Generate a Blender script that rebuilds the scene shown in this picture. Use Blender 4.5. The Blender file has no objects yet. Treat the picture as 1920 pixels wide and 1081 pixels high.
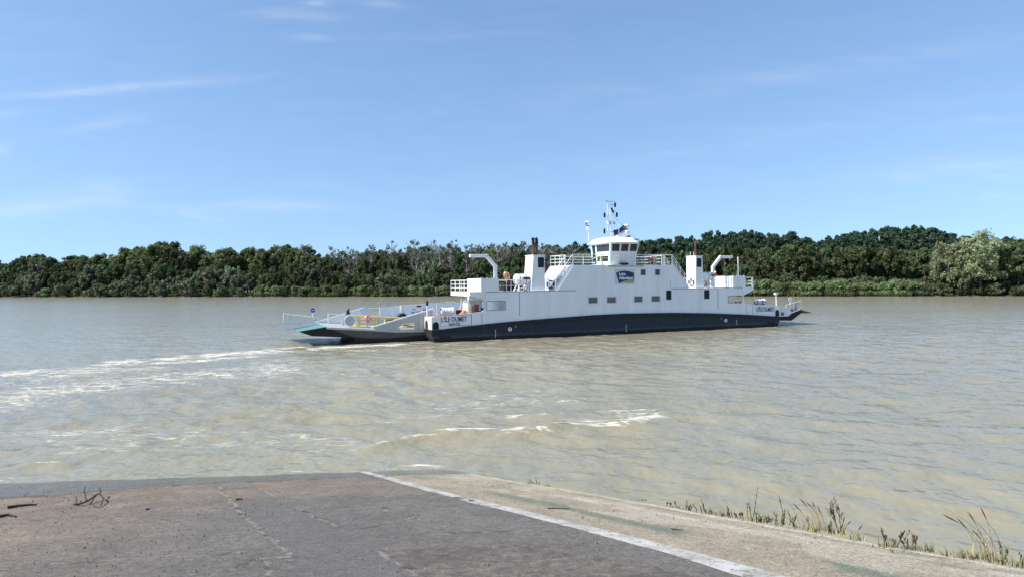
import bpy, bmesh, math, random
import numpy as np
from mathutils import Vector, Matrix
from mathutils.geometry import tessellate_polygon

sc = bpy.context.scene
col = sc.collection
rad = math.radians

# ------------------------------------------------------------------ camera
RHO = math.atan(0.011); CH = 5.43; F = 1280.0
cR = Vector((math.cos(RHO), 0, -math.sin(RHO))); cU = Vector((math.sin(RHO), 0, math.cos(RHO))); cF = Vector((0, 1, 0))
CAM = Vector((0, 0, CH))
cam_d = bpy.data.cameras.new('camera'); cam = bpy.data.objects.new('camera', cam_d); col.objects.link(cam)
cam_d.sensor_width = 36; cam_d.lens = 24; cam_d.shift_y = -12.5 / 1920
cam_d.clip_start = 0.1; cam_d.clip_end = 20000
m3 = Matrix((cR, cU, -cF)).transposed()
cam.matrix_world = Matrix.Translation(CAM) @ m3.to_4x4()
sc.camera = cam

# ------------------------------------------------------------------ light
SUN_EL = rad(47); sx, sy = -0.94, -0.34
SUN = Vector((sx, sy, 0)).normalized() * math.cos(SUN_EL) + Vector((0, 0, math.sin(SUN_EL)))
sd = bpy.data.lights.new('sun', 'SUN'); sd.energy = 4.0; sd.angle = rad(0.53); sd.color = (1.0, 0.95, 0.87)
so = bpy.data.objects.new('sun', sd); col.objects.link(so)
so.rotation_euler = (-SUN).to_track_quat('-Z', 'Y').to_euler(); so.location = (-60, -20, 80)
sc.view_settings.view_transform = 'Standard'; sc.view_settings.look = 'None'
sc.view_settings.gamma = 1.0; sc.view_settings.exposure = 0.62

def ray(px, py):
    return cR * ((px - 960) / F) + cF + cU * ((528 - py) / F)

world = bpy.data.worlds.new('World'); sc.world = world; world.use_nodes = True
def build_world():
    nt = world.node_tree; N = nt.nodes; L = nt.links
    N.clear()
    out = N.new('ShaderNodeOutputWorld'); bg = N.new('ShaderNodeBackground'); L.new(bg.outputs[0], out.inputs[0])
    bg.inputs['Strength'].default_value = SKY_STRENGTH
    sky = N.new('ShaderNodeTexSky'); sky.sky_type = 'NISHITA'; sky.sun_disc = False
    sky.sun_elevation = SUN_EL; sky.sun_rotation = math.atan2(SUN.x, SUN.y)
    sky.altitude = 0; sky.air_density = 1.0; sky.dust_density = 0.35; sky.ozone_density = 2.2
    def math_(op, a, b=None, c=None):
        n = N.new('ShaderNodeMath'); n.operation = op
        for i, v in enumerate((a, b, c)):
            if v is None: continue
            if isinstance(v, (int, float)): n.inputs[i].default_value = v
            else: L.new(v, n.inputs[i])
        return n.outputs[0]
    tc = N.new('ShaderNodeTexCoord'); sep = N.new('ShaderNodeSeparateXYZ'); L.new(tc.outputs['Generated'], sep.inputs[0])
    ys = math_('MAXIMUM', sep.outputs[1], 0.05)
    X = math_('DIVIDE', sep.outputs[0], ys); Z = math_('DIVIDE', sep.outputs[2], ys)
    front = math_('GREATER_THAN', sep.outputs[1], 0.06)
    # thin cirrus streaks: (px, py, half length, half thickness, slope, strength)
    wisps = [(190, 168, 215, 9, -.075, .42), (20, 212, 60, 9, -.08, .15), (190, 232, 80, 12, -.1, .2), (205, 362, 60, 22, -.12, .34), (60, 385, 130, 22, -.08, .28), (350, 402, 70, 14, .12, .32),
             (520, 386, 110, 14, .04, .28), (630, 354, 60, 9, .12, .18), (560, 32, 90, 12, .13, .28), (585, 70, 40, 7, .08, .2), (705, 6, 45, 7, .1, .35), (592, 6, 20, 6, 0, .3), (820, 68, 160, 11, -.02, .07), (0, 280, 25, 9, -.1, .3),
             (1560, 130, 420, 20, -.14, .11), (1450, 255, 420, 22, -.16, .09), (1830, 228, 120, 10, -.07, .2), (1820, 315, 160, 22, .0, .24), (1860, 362, 80, 14, .02, .26), (1150, 170, 260, 18, -.11, .06), (1680, 330, 320, 16, -.07, .08)]
    comb = N.new('ShaderNodeCombineXYZ'); L.new(X, comb.inputs[0]); L.new(Z, comb.inputs[1])
    mp = N.new('ShaderNodeMapping'); L.new(comb.outputs[0], mp.inputs[0])
    mp.inputs['Rotation'].default_value[2] = -0.10; mp.inputs['Scale'].default_value = (5, 30, 1)
    nz = N.new('ShaderNodeTexNoise'); L.new(mp.outputs[0], nz.inputs['Vector']); nz.inputs['Scale'].default_value = 1.7; nz.inputs['Detail'].default_value = 6; nz.inputs['Roughness'].default_value = .62; nz.inputs['Distortion'].default_value = .5
    streak = N.new('ShaderNodeMapRange'); L.new(nz.outputs[0], streak.inputs[0]); streak.inputs[1].default_value = .36; streak.inputs[2].default_value = .72
    tot = None
    for (px, py, hl, ht, sl, st) in wisps:
        d = ray(px, py); x0, z0 = d.x / d.y, d.z / d.y
        n_ = math.hypot(1, sl); ca, sa = 1 / n_, -sl / n_
        dx = math_('SUBTRACT', X, x0); dz = math_('SUBTRACT', Z, z0)
        a = math_('ADD', math_('MULTIPLY', dx, ca * F / hl), math_('MULTIPLY', dz, sa * F / hl))
        b = math_('ADD', math_('MULTIPLY', dx, -sa * F / ht), math_('MULTIPLY', dz, ca * F / ht))
        r2 = math_('ADD', math_('MULTIPLY', a, a), math_('MULTIPLY', b, b))
        g = math_('MULTIPLY', math_('EXPONENT', math_('MULTIPLY', r2, -1.0)), st)
        tot = g if tot is None else math_('ADD', tot, g)
    veil = math_('MULTIPLY', streak.outputs[0], 0.03)
    cm = math_('MULTIPLY', math_('ADD', math_('MULTIPLY', tot, math_('ADD', math_('MULTIPLY', streak.outputs[0], 0.62), 0.14)), veil), front)
    cm = math_('MINIMUM', cm, 0.8)
    tint = N.new('ShaderNodeMix'); tint.data_type = 'RGBA'; tint.blend_type = 'MULTIPLY'; tint.inputs[0].default_value = 1
    zz = math_('MULTIPLY_ADD', math_('MAXIMUM', sep.outputs[2], 0.0), 0.66, 0.13)
    cv = N.new('ShaderNodeCombineXYZ'); L.new(sep.outputs[0], cv.inputs[0]); L.new(sep.outputs[1], cv.inputs[1]); L.new(zz, cv.inputs[2]); L.new(cv.outputs[0], sky.inputs[0])
    L.new(sky.outputs[0], tint.inputs[6]); tint.inputs[7].default_value = SKY_TINT
    mx = N.new('ShaderNodeMix'); mx.data_type = 'RGBA'; L.new(cm, mx.inputs[0]); L.new(tint.outputs[2], mx.inputs[6]); mx.inputs[7].default_value = (5.6, 5.8, 6.2, 1)
    L.new(mx.outputs[2], bg.inputs[0])
SKY_STRENGTH = 0.118
SKY_TINT = (0.935, 1.0, 1.05, 1)
build_world()

# ------------------------------------------------------------------ helpers
def W(px, py, z=0.0):
    d = ray(px, py); t = (z - CH) / d.z; return CAM + d * t
SO = W(825, 641); SB = W(1400, 614)
SE = (SB - SO).normalized(); SN = Vector((-SE.y, SE.x, 0)); TH = math.atan2(SE.y, SE.x)
def S(px, py, v=0.0):            # ship plane at distance v behind the near side -> (along, up)
    d = ray(px, py); t = (v - (CAM - SO).dot(SN)) / d.dot(SN); P = CAM + d * t
    return ((P - SO).dot(SE), P.z)
def S3(px, py, v=0.0):
    u, z = S(px, py, v); return (u, v, z)
def ship_world(u, v, z): return SO + SE * u + SN * v + Vector((0, 0, z))

def tag(o, label=None, cat=None, group=None, kind=None):
    if label: o['label'] = label
    if cat: o['category'] = cat
    if group: o['group'] = group
    if kind: o['kind'] = kind
    return o
def empty(name, loc, label, cat, group=None, rz=0.0):
    o = bpy.data.objects.new(name, None); col.objects.link(o); o.location = loc; o.rotation_euler = (0, 0, rz)
    o.empty_display_size = 0.3
    return tag(o, label, cat, group)

class MB:
    def __init__(s): s.v = []; s.f = []; s.sm = []
    def add(s, vs, fs, smooth=False):
        k = len(s.v); s.v += [tuple(x) for x in vs]; s.f += [tuple(i + k for i in f) for f in fs]; s.sm += [smooth] * len(fs); return s
    def box(s, a0, a1, b0, b1, c0, c1):
        return s.add([(a0, b0, c0), (a1, b0, c0), (a1, b1, c0), (a0, b1, c0), (a0, b0, c1), (a1, b0, c1), (a1, b1, c1), (a0, b1, c1)],
                     [(0, 3, 2, 1), (4, 5, 6, 7), (0, 1, 5, 4), (1, 2, 6, 5), (2, 3, 7, 6), (3, 0, 4, 7)])
    def prism(s, poly, v0, v1, holes=()):       # polygon in (u,z), extruded over v
        loops = [list(poly)] + [list(h) for h in holes]
        flat = [p for l in loops for p in l]; n = len(flat)
        tris = tessellate_polygon([[Vector((p[0], p[1], 0)) for p in l] for l in loops])
        vs = [(p[0], v0, p[1]) for p in flat] + [(p[0], v1, p[1]) for p in flat]
        fs = []
        for t in tris:
            a, b, c = [flat[i] for i in t]
            ar = (b[0] - a[0]) * (c[1] - a[1]) - (b[1] - a[1]) * (c[0] - a[0])
            if abs(ar) < 1e-9: continue
            t = t if ar > 0 else (t[0], t[2], t[1])
            fs.append(t); fs.append((t[2] + n, t[1] + n, t[0] + n))
        k = 0
        for li, l in enumerate(loops):
            m = len(l); ar = sum(l[i][0] * l[(i + 1) % m][1] - l[(i + 1) % m][0] * l[i][1] for i in range(m))
            ccw = (ar > 0) == (li == 0)
            for i in range(m):
                a, b = k + i, k + (i + 1) % m
                fs.append((a, a + n, b + n, b) if not ccw else (b, b + n, a + n, a))
            k += m
        return s.add(vs, fs)
    def hexa(s, bot, top):       # two polygons of equal count
        n = len(bot)
        return s.add(list(bot) + list(top), [tuple(range(n))[::-1], tuple(range(n, 2 * n))] + [(i, (i + 1) % n, (i + 1) % n + n, i + n) for i in range(n)])
    def bar(s, p, q, w, h=None):
        p, q = Vector(p), Vector(q); h = h or w; d = (q - p)
        if d.length < 1e-6: return s
        d.normalize(); up = Vector((0, 0, 1)) if abs(d.z) < .95 else Vector((0, 1, 0))
        a = d.cross(up).normalized() * w / 2; b = a.cross(d).normalized() * h / 2
        return s.hexa([p - a - b, p + a - b, p + a + b, p - a + b], [q - a - b, q + a - b, q + a + b, q - a + b])
    def tube(s, pts, r, n=6, caps=True):
        pts = [Vector(p) for p in pts]; rs = r if isinstance(r, (list, tuple)) else [r] * len(pts)
        vs = []
        prev = None
        for i, p in enumerate(pts):
            d = (pts[min(i + 1, len(pts) - 1)] - pts[max(i - 1, 0)]).normalized()
            if prev is None:
                up = Vector((0, 0, 1)) if abs(d.z) < .9 else Vector((1, 0, 0)); a = d.cross(up).normalized()
            else:
                a = (prev - d * prev.dot(d)).normalized()
            prev = a; b = d.cross(a)
            for k in range(n):
                t = 2 * math.pi * k / n; vs.append(p + (a * math.cos(t) + b * math.sin(t)) * rs[i])
        fs = []
        for i in range(len(pts) - 1):
            for k in range(n):
                k2 = (k + 1) % n; fs.append((i * n + k, i * n + k2, (i + 1) * n + k2, (i + 1) * n + k))
        k0 = len(s.f)
        s.add(vs, fs, True)
        if caps:
            m = (len(pts) - 1) * n
            s.add(vs[:n], [tuple(range(n))[::-1]]); s.add(vs[m:m + n], [tuple(range(n))])
        return s
    def torus(s, c, axis, R, r, n=24, m=8, a0=0, a1=2 * math.pi):
        c = Vector(c); ax = Vector(axis).normalized(); up = Vector((0, 0, 1)) if abs(ax.z) < .9 else Vector((1, 0, 0))
        e1 = ax.cross(up).normalized(); e2 = ax.cross(e1); vs = []; fs = []
        full = abs(a1 - a0 - 2 * math.pi) < 1e-6; cnt = n if full else n + 1
        for i in range(cnt):
            t = a0 + (a1 - a0) * i / n; d = e1 * math.cos(t) + e2 * math.sin(t)
            for k in range(m):
                q = 2 * math.pi * k / m; vs.append(c + d * (R + r * math.cos(q)) + ax * (r * math.sin(q)))
        for i in range(n):
            j = (i + 1) % cnt
            for k in range(m):
                k2 = (k + 1) % m; fs.append((i * m + k, j * m + k, j * m + k2, i * m + k2))
        return s.add(vs, fs, True)
    def build(s, name, mat, parent=None, label=None, bevel=0.0, recalc=True):
        me = bpy.data.meshes.new(name); me.from_pydata(s.v, [], s.f); me.validate()
        if len(s.sm) == len(me.polygons): me.polygons.foreach_set('use_smooth', s.sm)
        if recalc:
            bm = bmesh.new(); bm.from_mesh(me); bmesh.ops.recalc_face_normals(bm, faces=bm.faces); bm.to_mesh(me); bm.free()
        if mat: me.materials.append(mat)
        o = bpy.data.objects.new(name, me); col.objects.link(o)
        if parent: o.parent = parent
        if label: o['label'] = label
        if bevel:
            md = o.modifiers.new('bevel', 'BEVEL'); md.width = bevel; md.segments = 2; md.limit_method = 'ANGLE'
        return o

def np_mesh(name, verts, quads, mat, smooth=False, parent=None):
    me = bpy.data.meshes.new(name); verts = np.asarray(verts, dtype=np.float32); quads = np.asarray(quads, dtype=np.int32)
    me.vertices.add(len(verts)); me.vertices.foreach_set('co', verts.ravel())
    k = quads.shape[1]
    me.loops.add(quads.size); me.loops.foreach_set('vertex_index', quads.ravel())
    me.polygons.add(len(quads)); me.polygons.foreach_set('loop_start', np.arange(0, quads.size, k, dtype=np.int32))
    me.polygons.foreach_set('loop_total', np.full(len(quads), k, dtype=np.int32))
    if smooth: me.polygons.foreach_set('use_smooth', np.ones(len(quads), dtype=bool))
    me.update(calc_edges=True)
    if mat: me.materials.append(mat)
    if name is None: return me
    o = bpy.data.objects.new(name, me); col.objects.link(o)
    if parent: o.parent = parent
    return o
def grid_quads(nr, nc):
    i = np.arange(nr - 1)[:, None] * nc + np.arange(nc - 1)[None, :]
    return np.stack([i, i + 1, i + nc + 1, i + nc], -1).reshape(-1, 4)
def attr(o, name, data, dim=1):
    if dim == 1:
        a = o.data.attributes.new(name, 'FLOAT', 'POINT'); a.data.foreach_set('value', np.asarray(data, np.float32).ravel())
    else:
        a = o.data.attributes.new(name, 'FLOAT_COLOR', 'POINT'); d = np.ones((len(data), 4), np.float32); d[:, :3] = data; a.data.foreach_set('color', d.ravel())

def _h(xi, yi, seed):
    n = (xi.astype(np.int64) * 374761393 + yi.astype(np.int64) * 668265263 + seed * 974711) & 0xffffffff
    n = ((n ^ (n >> 13)) * 1274126177) & 0xffffffff
    return ((n ^ (n >> 16)) & 0xffff) / 65535.0
def vnoise(x, y, seed=0):
    xi = np.floor(x); yi = np.floor(y); fx = x - xi; fy = y - yi
    fx = fx * fx * fx * (fx * (fx * 6 - 15) + 10); fy = fy * fy * fy * (fy * (fy * 6 - 15) + 10)
    a = _h(xi, yi, seed); b = _h(xi + 1, yi, seed); c = _h(xi, yi + 1, seed); d = _h(xi + 1, yi + 1, seed)
    return a + (b - a) * fx + (c - a) * fy + (a - b - c + d) * fx * fy
def fbm(x, y, seed=0, oct=4, gain=.5):
    r = 0; a = 1; t = 0
    for k in range(oct):
        ca, sa = math.cos(k * .9 + .4), math.sin(k * .9 + .4)
        r = r + a * vnoise((x * ca - y * sa) * 2 ** k + 17 * k, (x * sa + y * ca) * 2 ** k - 9 * k, seed + k); t += a; a *= gain
    return r / t
def sstep(a, b, x):
    t = np.clip((x - a) / (b - a), 0, 1); return t * t * (3 - 2 * t)
def polydist(x, y, pts):
    d = np.full(x.shape, 1e9)
    for (x0, y0), (x1, y1) in zip(pts[:-1], pts[1:]):
        dx, dy = x1 - x0, y1 - y0; L2 = dx * dx + dy * dy + 1e-12
        t = np.clip(((x - x0) * dx + (y - y0) * dy) / L2, 0, 1)
        d = np.minimum(d, np.hypot(x - x0 - t * dx, y - y0 - t * dy))
    return d
def inpoly(x, y, pts):
    r = np.zeros(x.shape, bool); n = len(pts)
    for i in range(n):
        x0, y0 = pts[i]; x1, y1 = pts[(i + 1) % n]
        if y0 == y1: continue
        c = ((y0 > y) != (y1 > y)) & (x < (x1 - x0) * (y - y0) / (y1 - y0) + x0); r ^= c
    return r

# ------------------------------------------------------------------ materials
def new_mat(name):
    m = bpy.data.materials.new(name); m.use_nodes = True; nt = m.node_tree
    return m, nt, nt.nodes, nt.links, nt.nodes['Principled BSDF']
def paint(name, c, rough=.45, metal=0.0, var=.08, scale=3.0, dirt=None, dirt_amt=.0, bump=0.0, streak=False):
    m, nt, N, L, B = new_mat(name)
    tc = N.new('ShaderNodeTexCoord'); mp = N.new('ShaderNodeMapping'); L.new(tc.outputs['Object'], mp.inputs[0])
    if streak: mp.inputs['Scale'].default_value = (1, 1, .12)
    nz = N.new('ShaderNodeTexNoise'); nz.inputs['Scale'].default_value = scale; nz.inputs['Detail'].default_value = 6; L.new(mp.outputs[0], nz.inputs['Vector'])
    mr = N.new('ShaderNodeMapRange'); L.new(nz.outputs[0], mr.inputs[0]); mr.inputs[1].default_value = .3; mr.inputs[2].default_value = .7
    mr.inputs[3].default_value = 1 - var; mr.inputs[4].default_value = 1 + var
    mul = N.new('ShaderNodeVectorMath'); mul.operation = 'SCALE'; mul.inputs[0].default_value = c; L.new(mr.outputs[0], mul.inputs['Scale'])
    last = mul.outputs[0]
    if dirt:
        n2 = N.new('ShaderNodeTexNoise'); n2.inputs['Scale'].default_value = scale * .7; n2.inputs['Detail'].default_value = 8; n2.inputs['Roughness'].default_value = .65; L.new(mp.outputs[0], n2.inputs['Vector'])
        r2 = N.new('ShaderNodeMapRange'); L.new(n2.outputs[0], r2.inputs[0]); r2.inputs[1].default_value = .52; r2.inputs[2].default_value = .75; r2.inputs[3].default_value = 0; r2.inputs[4].default_value = dirt_amt
        mx = N.new('ShaderNodeMix'); mx.data_type = 'RGBA'; L.new(r2.outputs[0], mx.inputs[0]); L.new(last, mx.inputs[6]); mx.inputs[7].default_value = (*dirt, 1); last = mx.outputs[2]
    L.new(last, B.inputs['Base Color']); B.inputs['Roughness'].default_value = rough; B.inputs['Metallic'].default_value = metal
    if bump:
        bp = N.new('ShaderNodeBump'); bp.inputs['Strength'].default_value = bump; bp.inputs['Distance'].default_value = .02; L.new(nz.outputs[0], bp.inputs['Height']); L.new(bp.outputs[0], B.inputs['Normal'])
    return m
M = {}
M['white'] = paint('white_paint', (.83, .83, .82), .4, var=.05, scale=1.1, dirt=(.46, .40, .32), dirt_amt=.28, streak=True)
M['gloss_white'] = paint('gloss_white_paint', (.84, .84, .83), .35, var=.03)
M['mint'] = paint('mint_paint', (.60, .82, .76), .4, var=.03)
M['cream'] = paint('cream_paint', (.78, .75, .66), .5, var=.05, dirt=(.45, .38, .28), dirt_amt=.4)
M['grey_paint'] = paint('grey_paint', (.44, .455, .45), .5, var=.06, scale=1.5, dirt=(.35, .31, .25), dirt_amt=.4, streak=True)
M['dark_grey'] = paint('dark_grey_paint', (.055, .058, .056), .5, var=.15, scale=1.5, dirt=(.2, .18, .15), dirt_amt=.3)
M['black'] = paint('black_rubber', (.012, .012, .014), .6, var=.2)
M['band'] = paint('black_rubbing_strake', (.008, .0085, .012), .7, var=.25, scale=2, dirt=(.07, .06, .06), dirt_amt=.4)
M['deck'] = paint('grey_deck_paint', (.26, .29, .30), .6, var=.1, scale=2)
M['flap'] = paint('blue_grey_flap', (.15, .185, .215), .5, var=.1, scale=1.2, dirt=(.2, .18, .15), dirt_amt=.4)
M['green'] = paint('green_flap_paint', (.10, .30, .22), .5, var=.12, scale=1.5)
M['yellow'] = paint('yellow_paint', (.80, .55, .07), .45, var=.06)
M['orange'] = paint('orange_plastic', (.85, .20, .06), .5, var=.06)
M['red'] = paint('red_paint', (.45, .035, .03), .45)
M['rust'] = paint('rusty_steel', (.12, .05, .028), .8, var=.35, scale=8)
M['brown'] = paint('brown_box', (.28, .23, .15), .7, var=.15)
M['navy_ink'] = paint('navy_lettering', (.012, .016, .05), .5)
M['navy_logo'] = paint('navy_logo', (.012, .022, .10), .45)
M['olive'] = paint('olive_logo', (.30, .36, .07), .5)
M['ink_white'] = paint('white_lettering', (.82, .83, .85), .5)
M['panel'] = paint('pale_panel', (.60, .62, .63), .5)
M['blue_sign'] = paint('blue_sign', (.02, .11, .42), .4)
M['steel'] = paint('galvanised_steel', (.42, .43, .43), .45, metal=.5, var=.1)
M['mirror'] = paint('mirror_glass', (.45, .48, .5), .25, metal=.6, var=.1)
M['teal'] = paint('teal_sign', (.05, .28, .28), .5)
M['hivis'] = paint('bright_yellow_plastic', (.65, .75, .10), .5)
M['soot_black'] = paint('soot_and_hole_black', (.01, .01, .01), .8)  # black for pipe tops and fittings, also paints the dark of holes
M['seam'] = paint('seam_line', (.20, .22, .25), .6)
M['rope'] = paint('old_rope', (.30, .12, .05), .9, var=.3, scale=10)
M['dirt_ledge'] = paint('dirty_ledge', (.42, .40, .36), .7, var=.3, scale=4, dirt=(.12, .09, .06), dirt_amt=.8)

def mat_glass():
    m, nt, N, L, B = new_mat('dark_window_glass')
    B.inputs['Base Color'].default_value = (.035, .04, .038, 1); B.inputs['Roughness'].default_value = .06; B.inputs['IOR'].default_value = 1.5
    return m
M['glass'] = mat_glass()
M['cabin_glass'] = paint('cabin_window_glass', (.13, .135, .12), .12, var=.2, scale=.9)

def mat_hull():
    m, nt, N, L, B = new_mat('navy_hull_paint')
    tc = N.new('ShaderNodeTexCoord'); sep = N.new('ShaderNodeSeparateXYZ'); L.new(tc.outputs['Object'], sep.inputs[0])
    nz = N.new('ShaderNodeTexNoise'); nz.inputs['Scale'].default_value = 2.2; nz.inputs['Detail'].default_value = 8; nz.inputs['Roughness'].default_value = .7; L.new(tc.outputs['Object'], nz.inputs['Vector'])
    ad = N.new('ShaderNodeMath'); ad.operation = 'MULTIPLY_ADD'; L.new(nz.outputs[0], ad.inputs[0]); ad.inputs[1].default_value = .55; L.new(sep.outputs[2], ad.inputs[2])
    cr = N.new('ShaderNodeValToRGB'); L.new(ad.outputs[0], cr.inputs[0]); e = cr.color_ramp.elements
    e[0].position = .56; e[0].color = (.006, .007, .009, 1); e[1].position = .70; e[1].color = (.055, .064, .066, 1)
    x = e.new(.8); x.color = (.027, .037, .052, 1); x = e.new(.98); x.color = (.018, .027, .044, 1)
    n2 = N.new('ShaderNodeTexNoise'); n2.inputs['Scale'].default_value = .8; n2.inputs['Detail'].default_value = 6
    mp = N.new('ShaderNodeMapping'); mp.inputs['Scale'].default_value = (2.5, 1, .25); L.new(tc.outputs['Object'], mp.inputs[0]); L.new(mp.outputs[0], n2.inputs['Vector'])
    mr = N.new('ShaderNodeMapRange'); L.new(n2.outputs[0], mr.inputs[0]); mr.inputs[3].default_value = .7; mr.inputs[4].default_value = 1.3
    mul = N.new('ShaderNodeVectorMath'); mul.operation = 'SCALE'; L.new(cr.outputs[0], mul.inputs[0]); L.new(mr.outputs[0], mul.inputs['Scale'])
    L.new(mul.outputs[0], B.inputs['Base Color']); B.inputs['Roughness'].default_value = .5; B.inputs['Specular IOR Level'].default_value = .3
    return m
M['hull'] = mat_hull()

def mat_leaf(name, c, var=.35, trans=.38):
    m, nt, N, L, B = new_mat(name)
    tc = N.new('ShaderNodeTexCoord'); oi = N.new('ShaderNodeObjectInfo')
    nz = N.new('ShaderNodeTexNoise'); nz.inputs['Scale'].default_value = .35; nz.inputs['Detail'].default_value = 5; nz.inputs['Roughness'].default_value = .7; L.new(tc.outputs['Object'], nz.inputs['Vector'])
    hs = N.new('ShaderNodeHueSaturation'); hs.inputs['Color'].default_value = (*c, 1)
    mr = N.new('ShaderNodeMapRange'); L.new(oi.outputs['Random'], mr.inputs[0]); mr.inputs[3].default_value = .465; mr.inputs[4].default_value = .52; L.new(mr.outputs[0], hs.inputs['Hue'])
    m2 = N.new('ShaderNodeMapRange'); L.new(nz.outputs[0], m2.inputs[0]); m2.inputs[1].default_value = .3; m2.inputs[2].default_value = .7; m2.inputs[3].default_value = 1 - var; m2.inputs[4].default_value = 1 + var
    m3_ = N.new('ShaderNodeMath'); m3_.operation = 'MULTIPLY_ADD'; L.new(oi.outputs['Random'], m3_.inputs[0]); m3_.inputs[1].default_value = .75; m3_.inputs[2].default_value = .70
    m4 = N.new('ShaderNodeMath'); m4.operation = 'MULTIPLY'; L.new(m2.outputs[0], m4.inputs[0]); L.new(m3_.outputs[0], m4.inputs[1]); L.new(m4.outputs[0], hs.inputs['Value'])
    L.new(hs.outputs[0], B.inputs['Base Color']); B.inputs['Roughness'].default_value = .6; B.inputs['Specular IOR Level'].default_value = .25
    tr = N.new('ShaderNodeBsdfTranslucent'); L.new(hs.outputs[0], tr.inputs[0]); ms = N.new('ShaderNodeMixShader'); ms.inputs[0].default_value = trans
    L.new(B.outputs[0], ms.inputs[1]); L.new(tr.outputs[0], ms.inputs[2]); L.new(ms.outputs[0], N['Material Output'].inputs[0])
    return m
M['leaf_dark'] = mat_leaf('dark_green_leaves', (.090, .120, .050))
M['leaf_poplar'] = mat_leaf('poplar_leaves', (.135, .178, .070))
M['leaf_willow'] = mat_leaf('silver_willow_leaves', (.165, .195, .115))
M['leaf_bigwillow'] = mat_leaf('pale_willow_leaves', (.25, .285, .155))
M['leaf_reed'] = mat_leaf('reed_leaves', (.19, .245, .11))
M['leaf_shrub'] = mat_leaf('shrub_leaves', (.105, .135, .058))
M['leaf_yellow'] = mat_leaf('yellowish_shrub_leaves', (.15, .15, .045))
M['leaf_pine'] = mat_leaf('pine_needles', (.050, .078, .044))
M['leaf_sparse'] = mat_leaf('sparse_grey_leaves', (.160, .158, .108))
M['bark'] = paint('grey_bark', (.16, .14, .12), .9, var=.3, scale=2)
M['pale_bark'] = paint('pale_dead_bark', (.36, .34, .30), .9, var=.25, scale=2)
M['driftwood'] = paint('dark_driftwood', (.035, .028, .024), .85, var=.3, scale=6, bump=.5)
M['dry_stem'] = mat_leaf('dry_stems', (.15, .125, .06), .3, .1)
M['straw'] = mat_leaf('straw_blades', (.42, .33, .17), .25, .25)
M['weed_green'] = mat_leaf('weed_green_leaves', (.11, .14, .045), .3, .2)
M['seed'] = mat_leaf('seed_heads', (.12, .07, .04), .3, .1)

# ------------------------------------------------------------------ slipway plane
P0 = W(860, 878); gE = Vector((.9972, .075, 0)); gG = Vector((-.075, .9972, 0)); SLOPE = .19
def slip_z(x, y): return -SLOPE * ((x - P0.x) * gG.x + (y - P0.y) * gG.y)
def R(px, py, up=0.0):
    d = ray(px, py)
    # z = -SLOPE*((P-P0).g)
    k = d.z + SLOPE * (d.x * gG.x + d.y * gG.y); c = CAM.z + up * 0 + SLOPE * ((CAM.x - P0.x) * gG.x + (CAM.y - P0.y) * gG.y)
    t = -c / k; return CAM + d * t
def R2(px, py): p = R(px, py); return (p.x, p.y)
EA, EB = R(872, 884), R(1920, 1062)
ED = (EB - EA).normalized()                # along the slip, going uphill
EN = Vector((-gE.x, -gE.y, 0)).normalized()  # horizontal, leading away from the edge to the left
EN = (EN + Vector((0, 0, slip_z(EN.x + P0.x, EN.y + P0.y)))).normalized()

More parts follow.
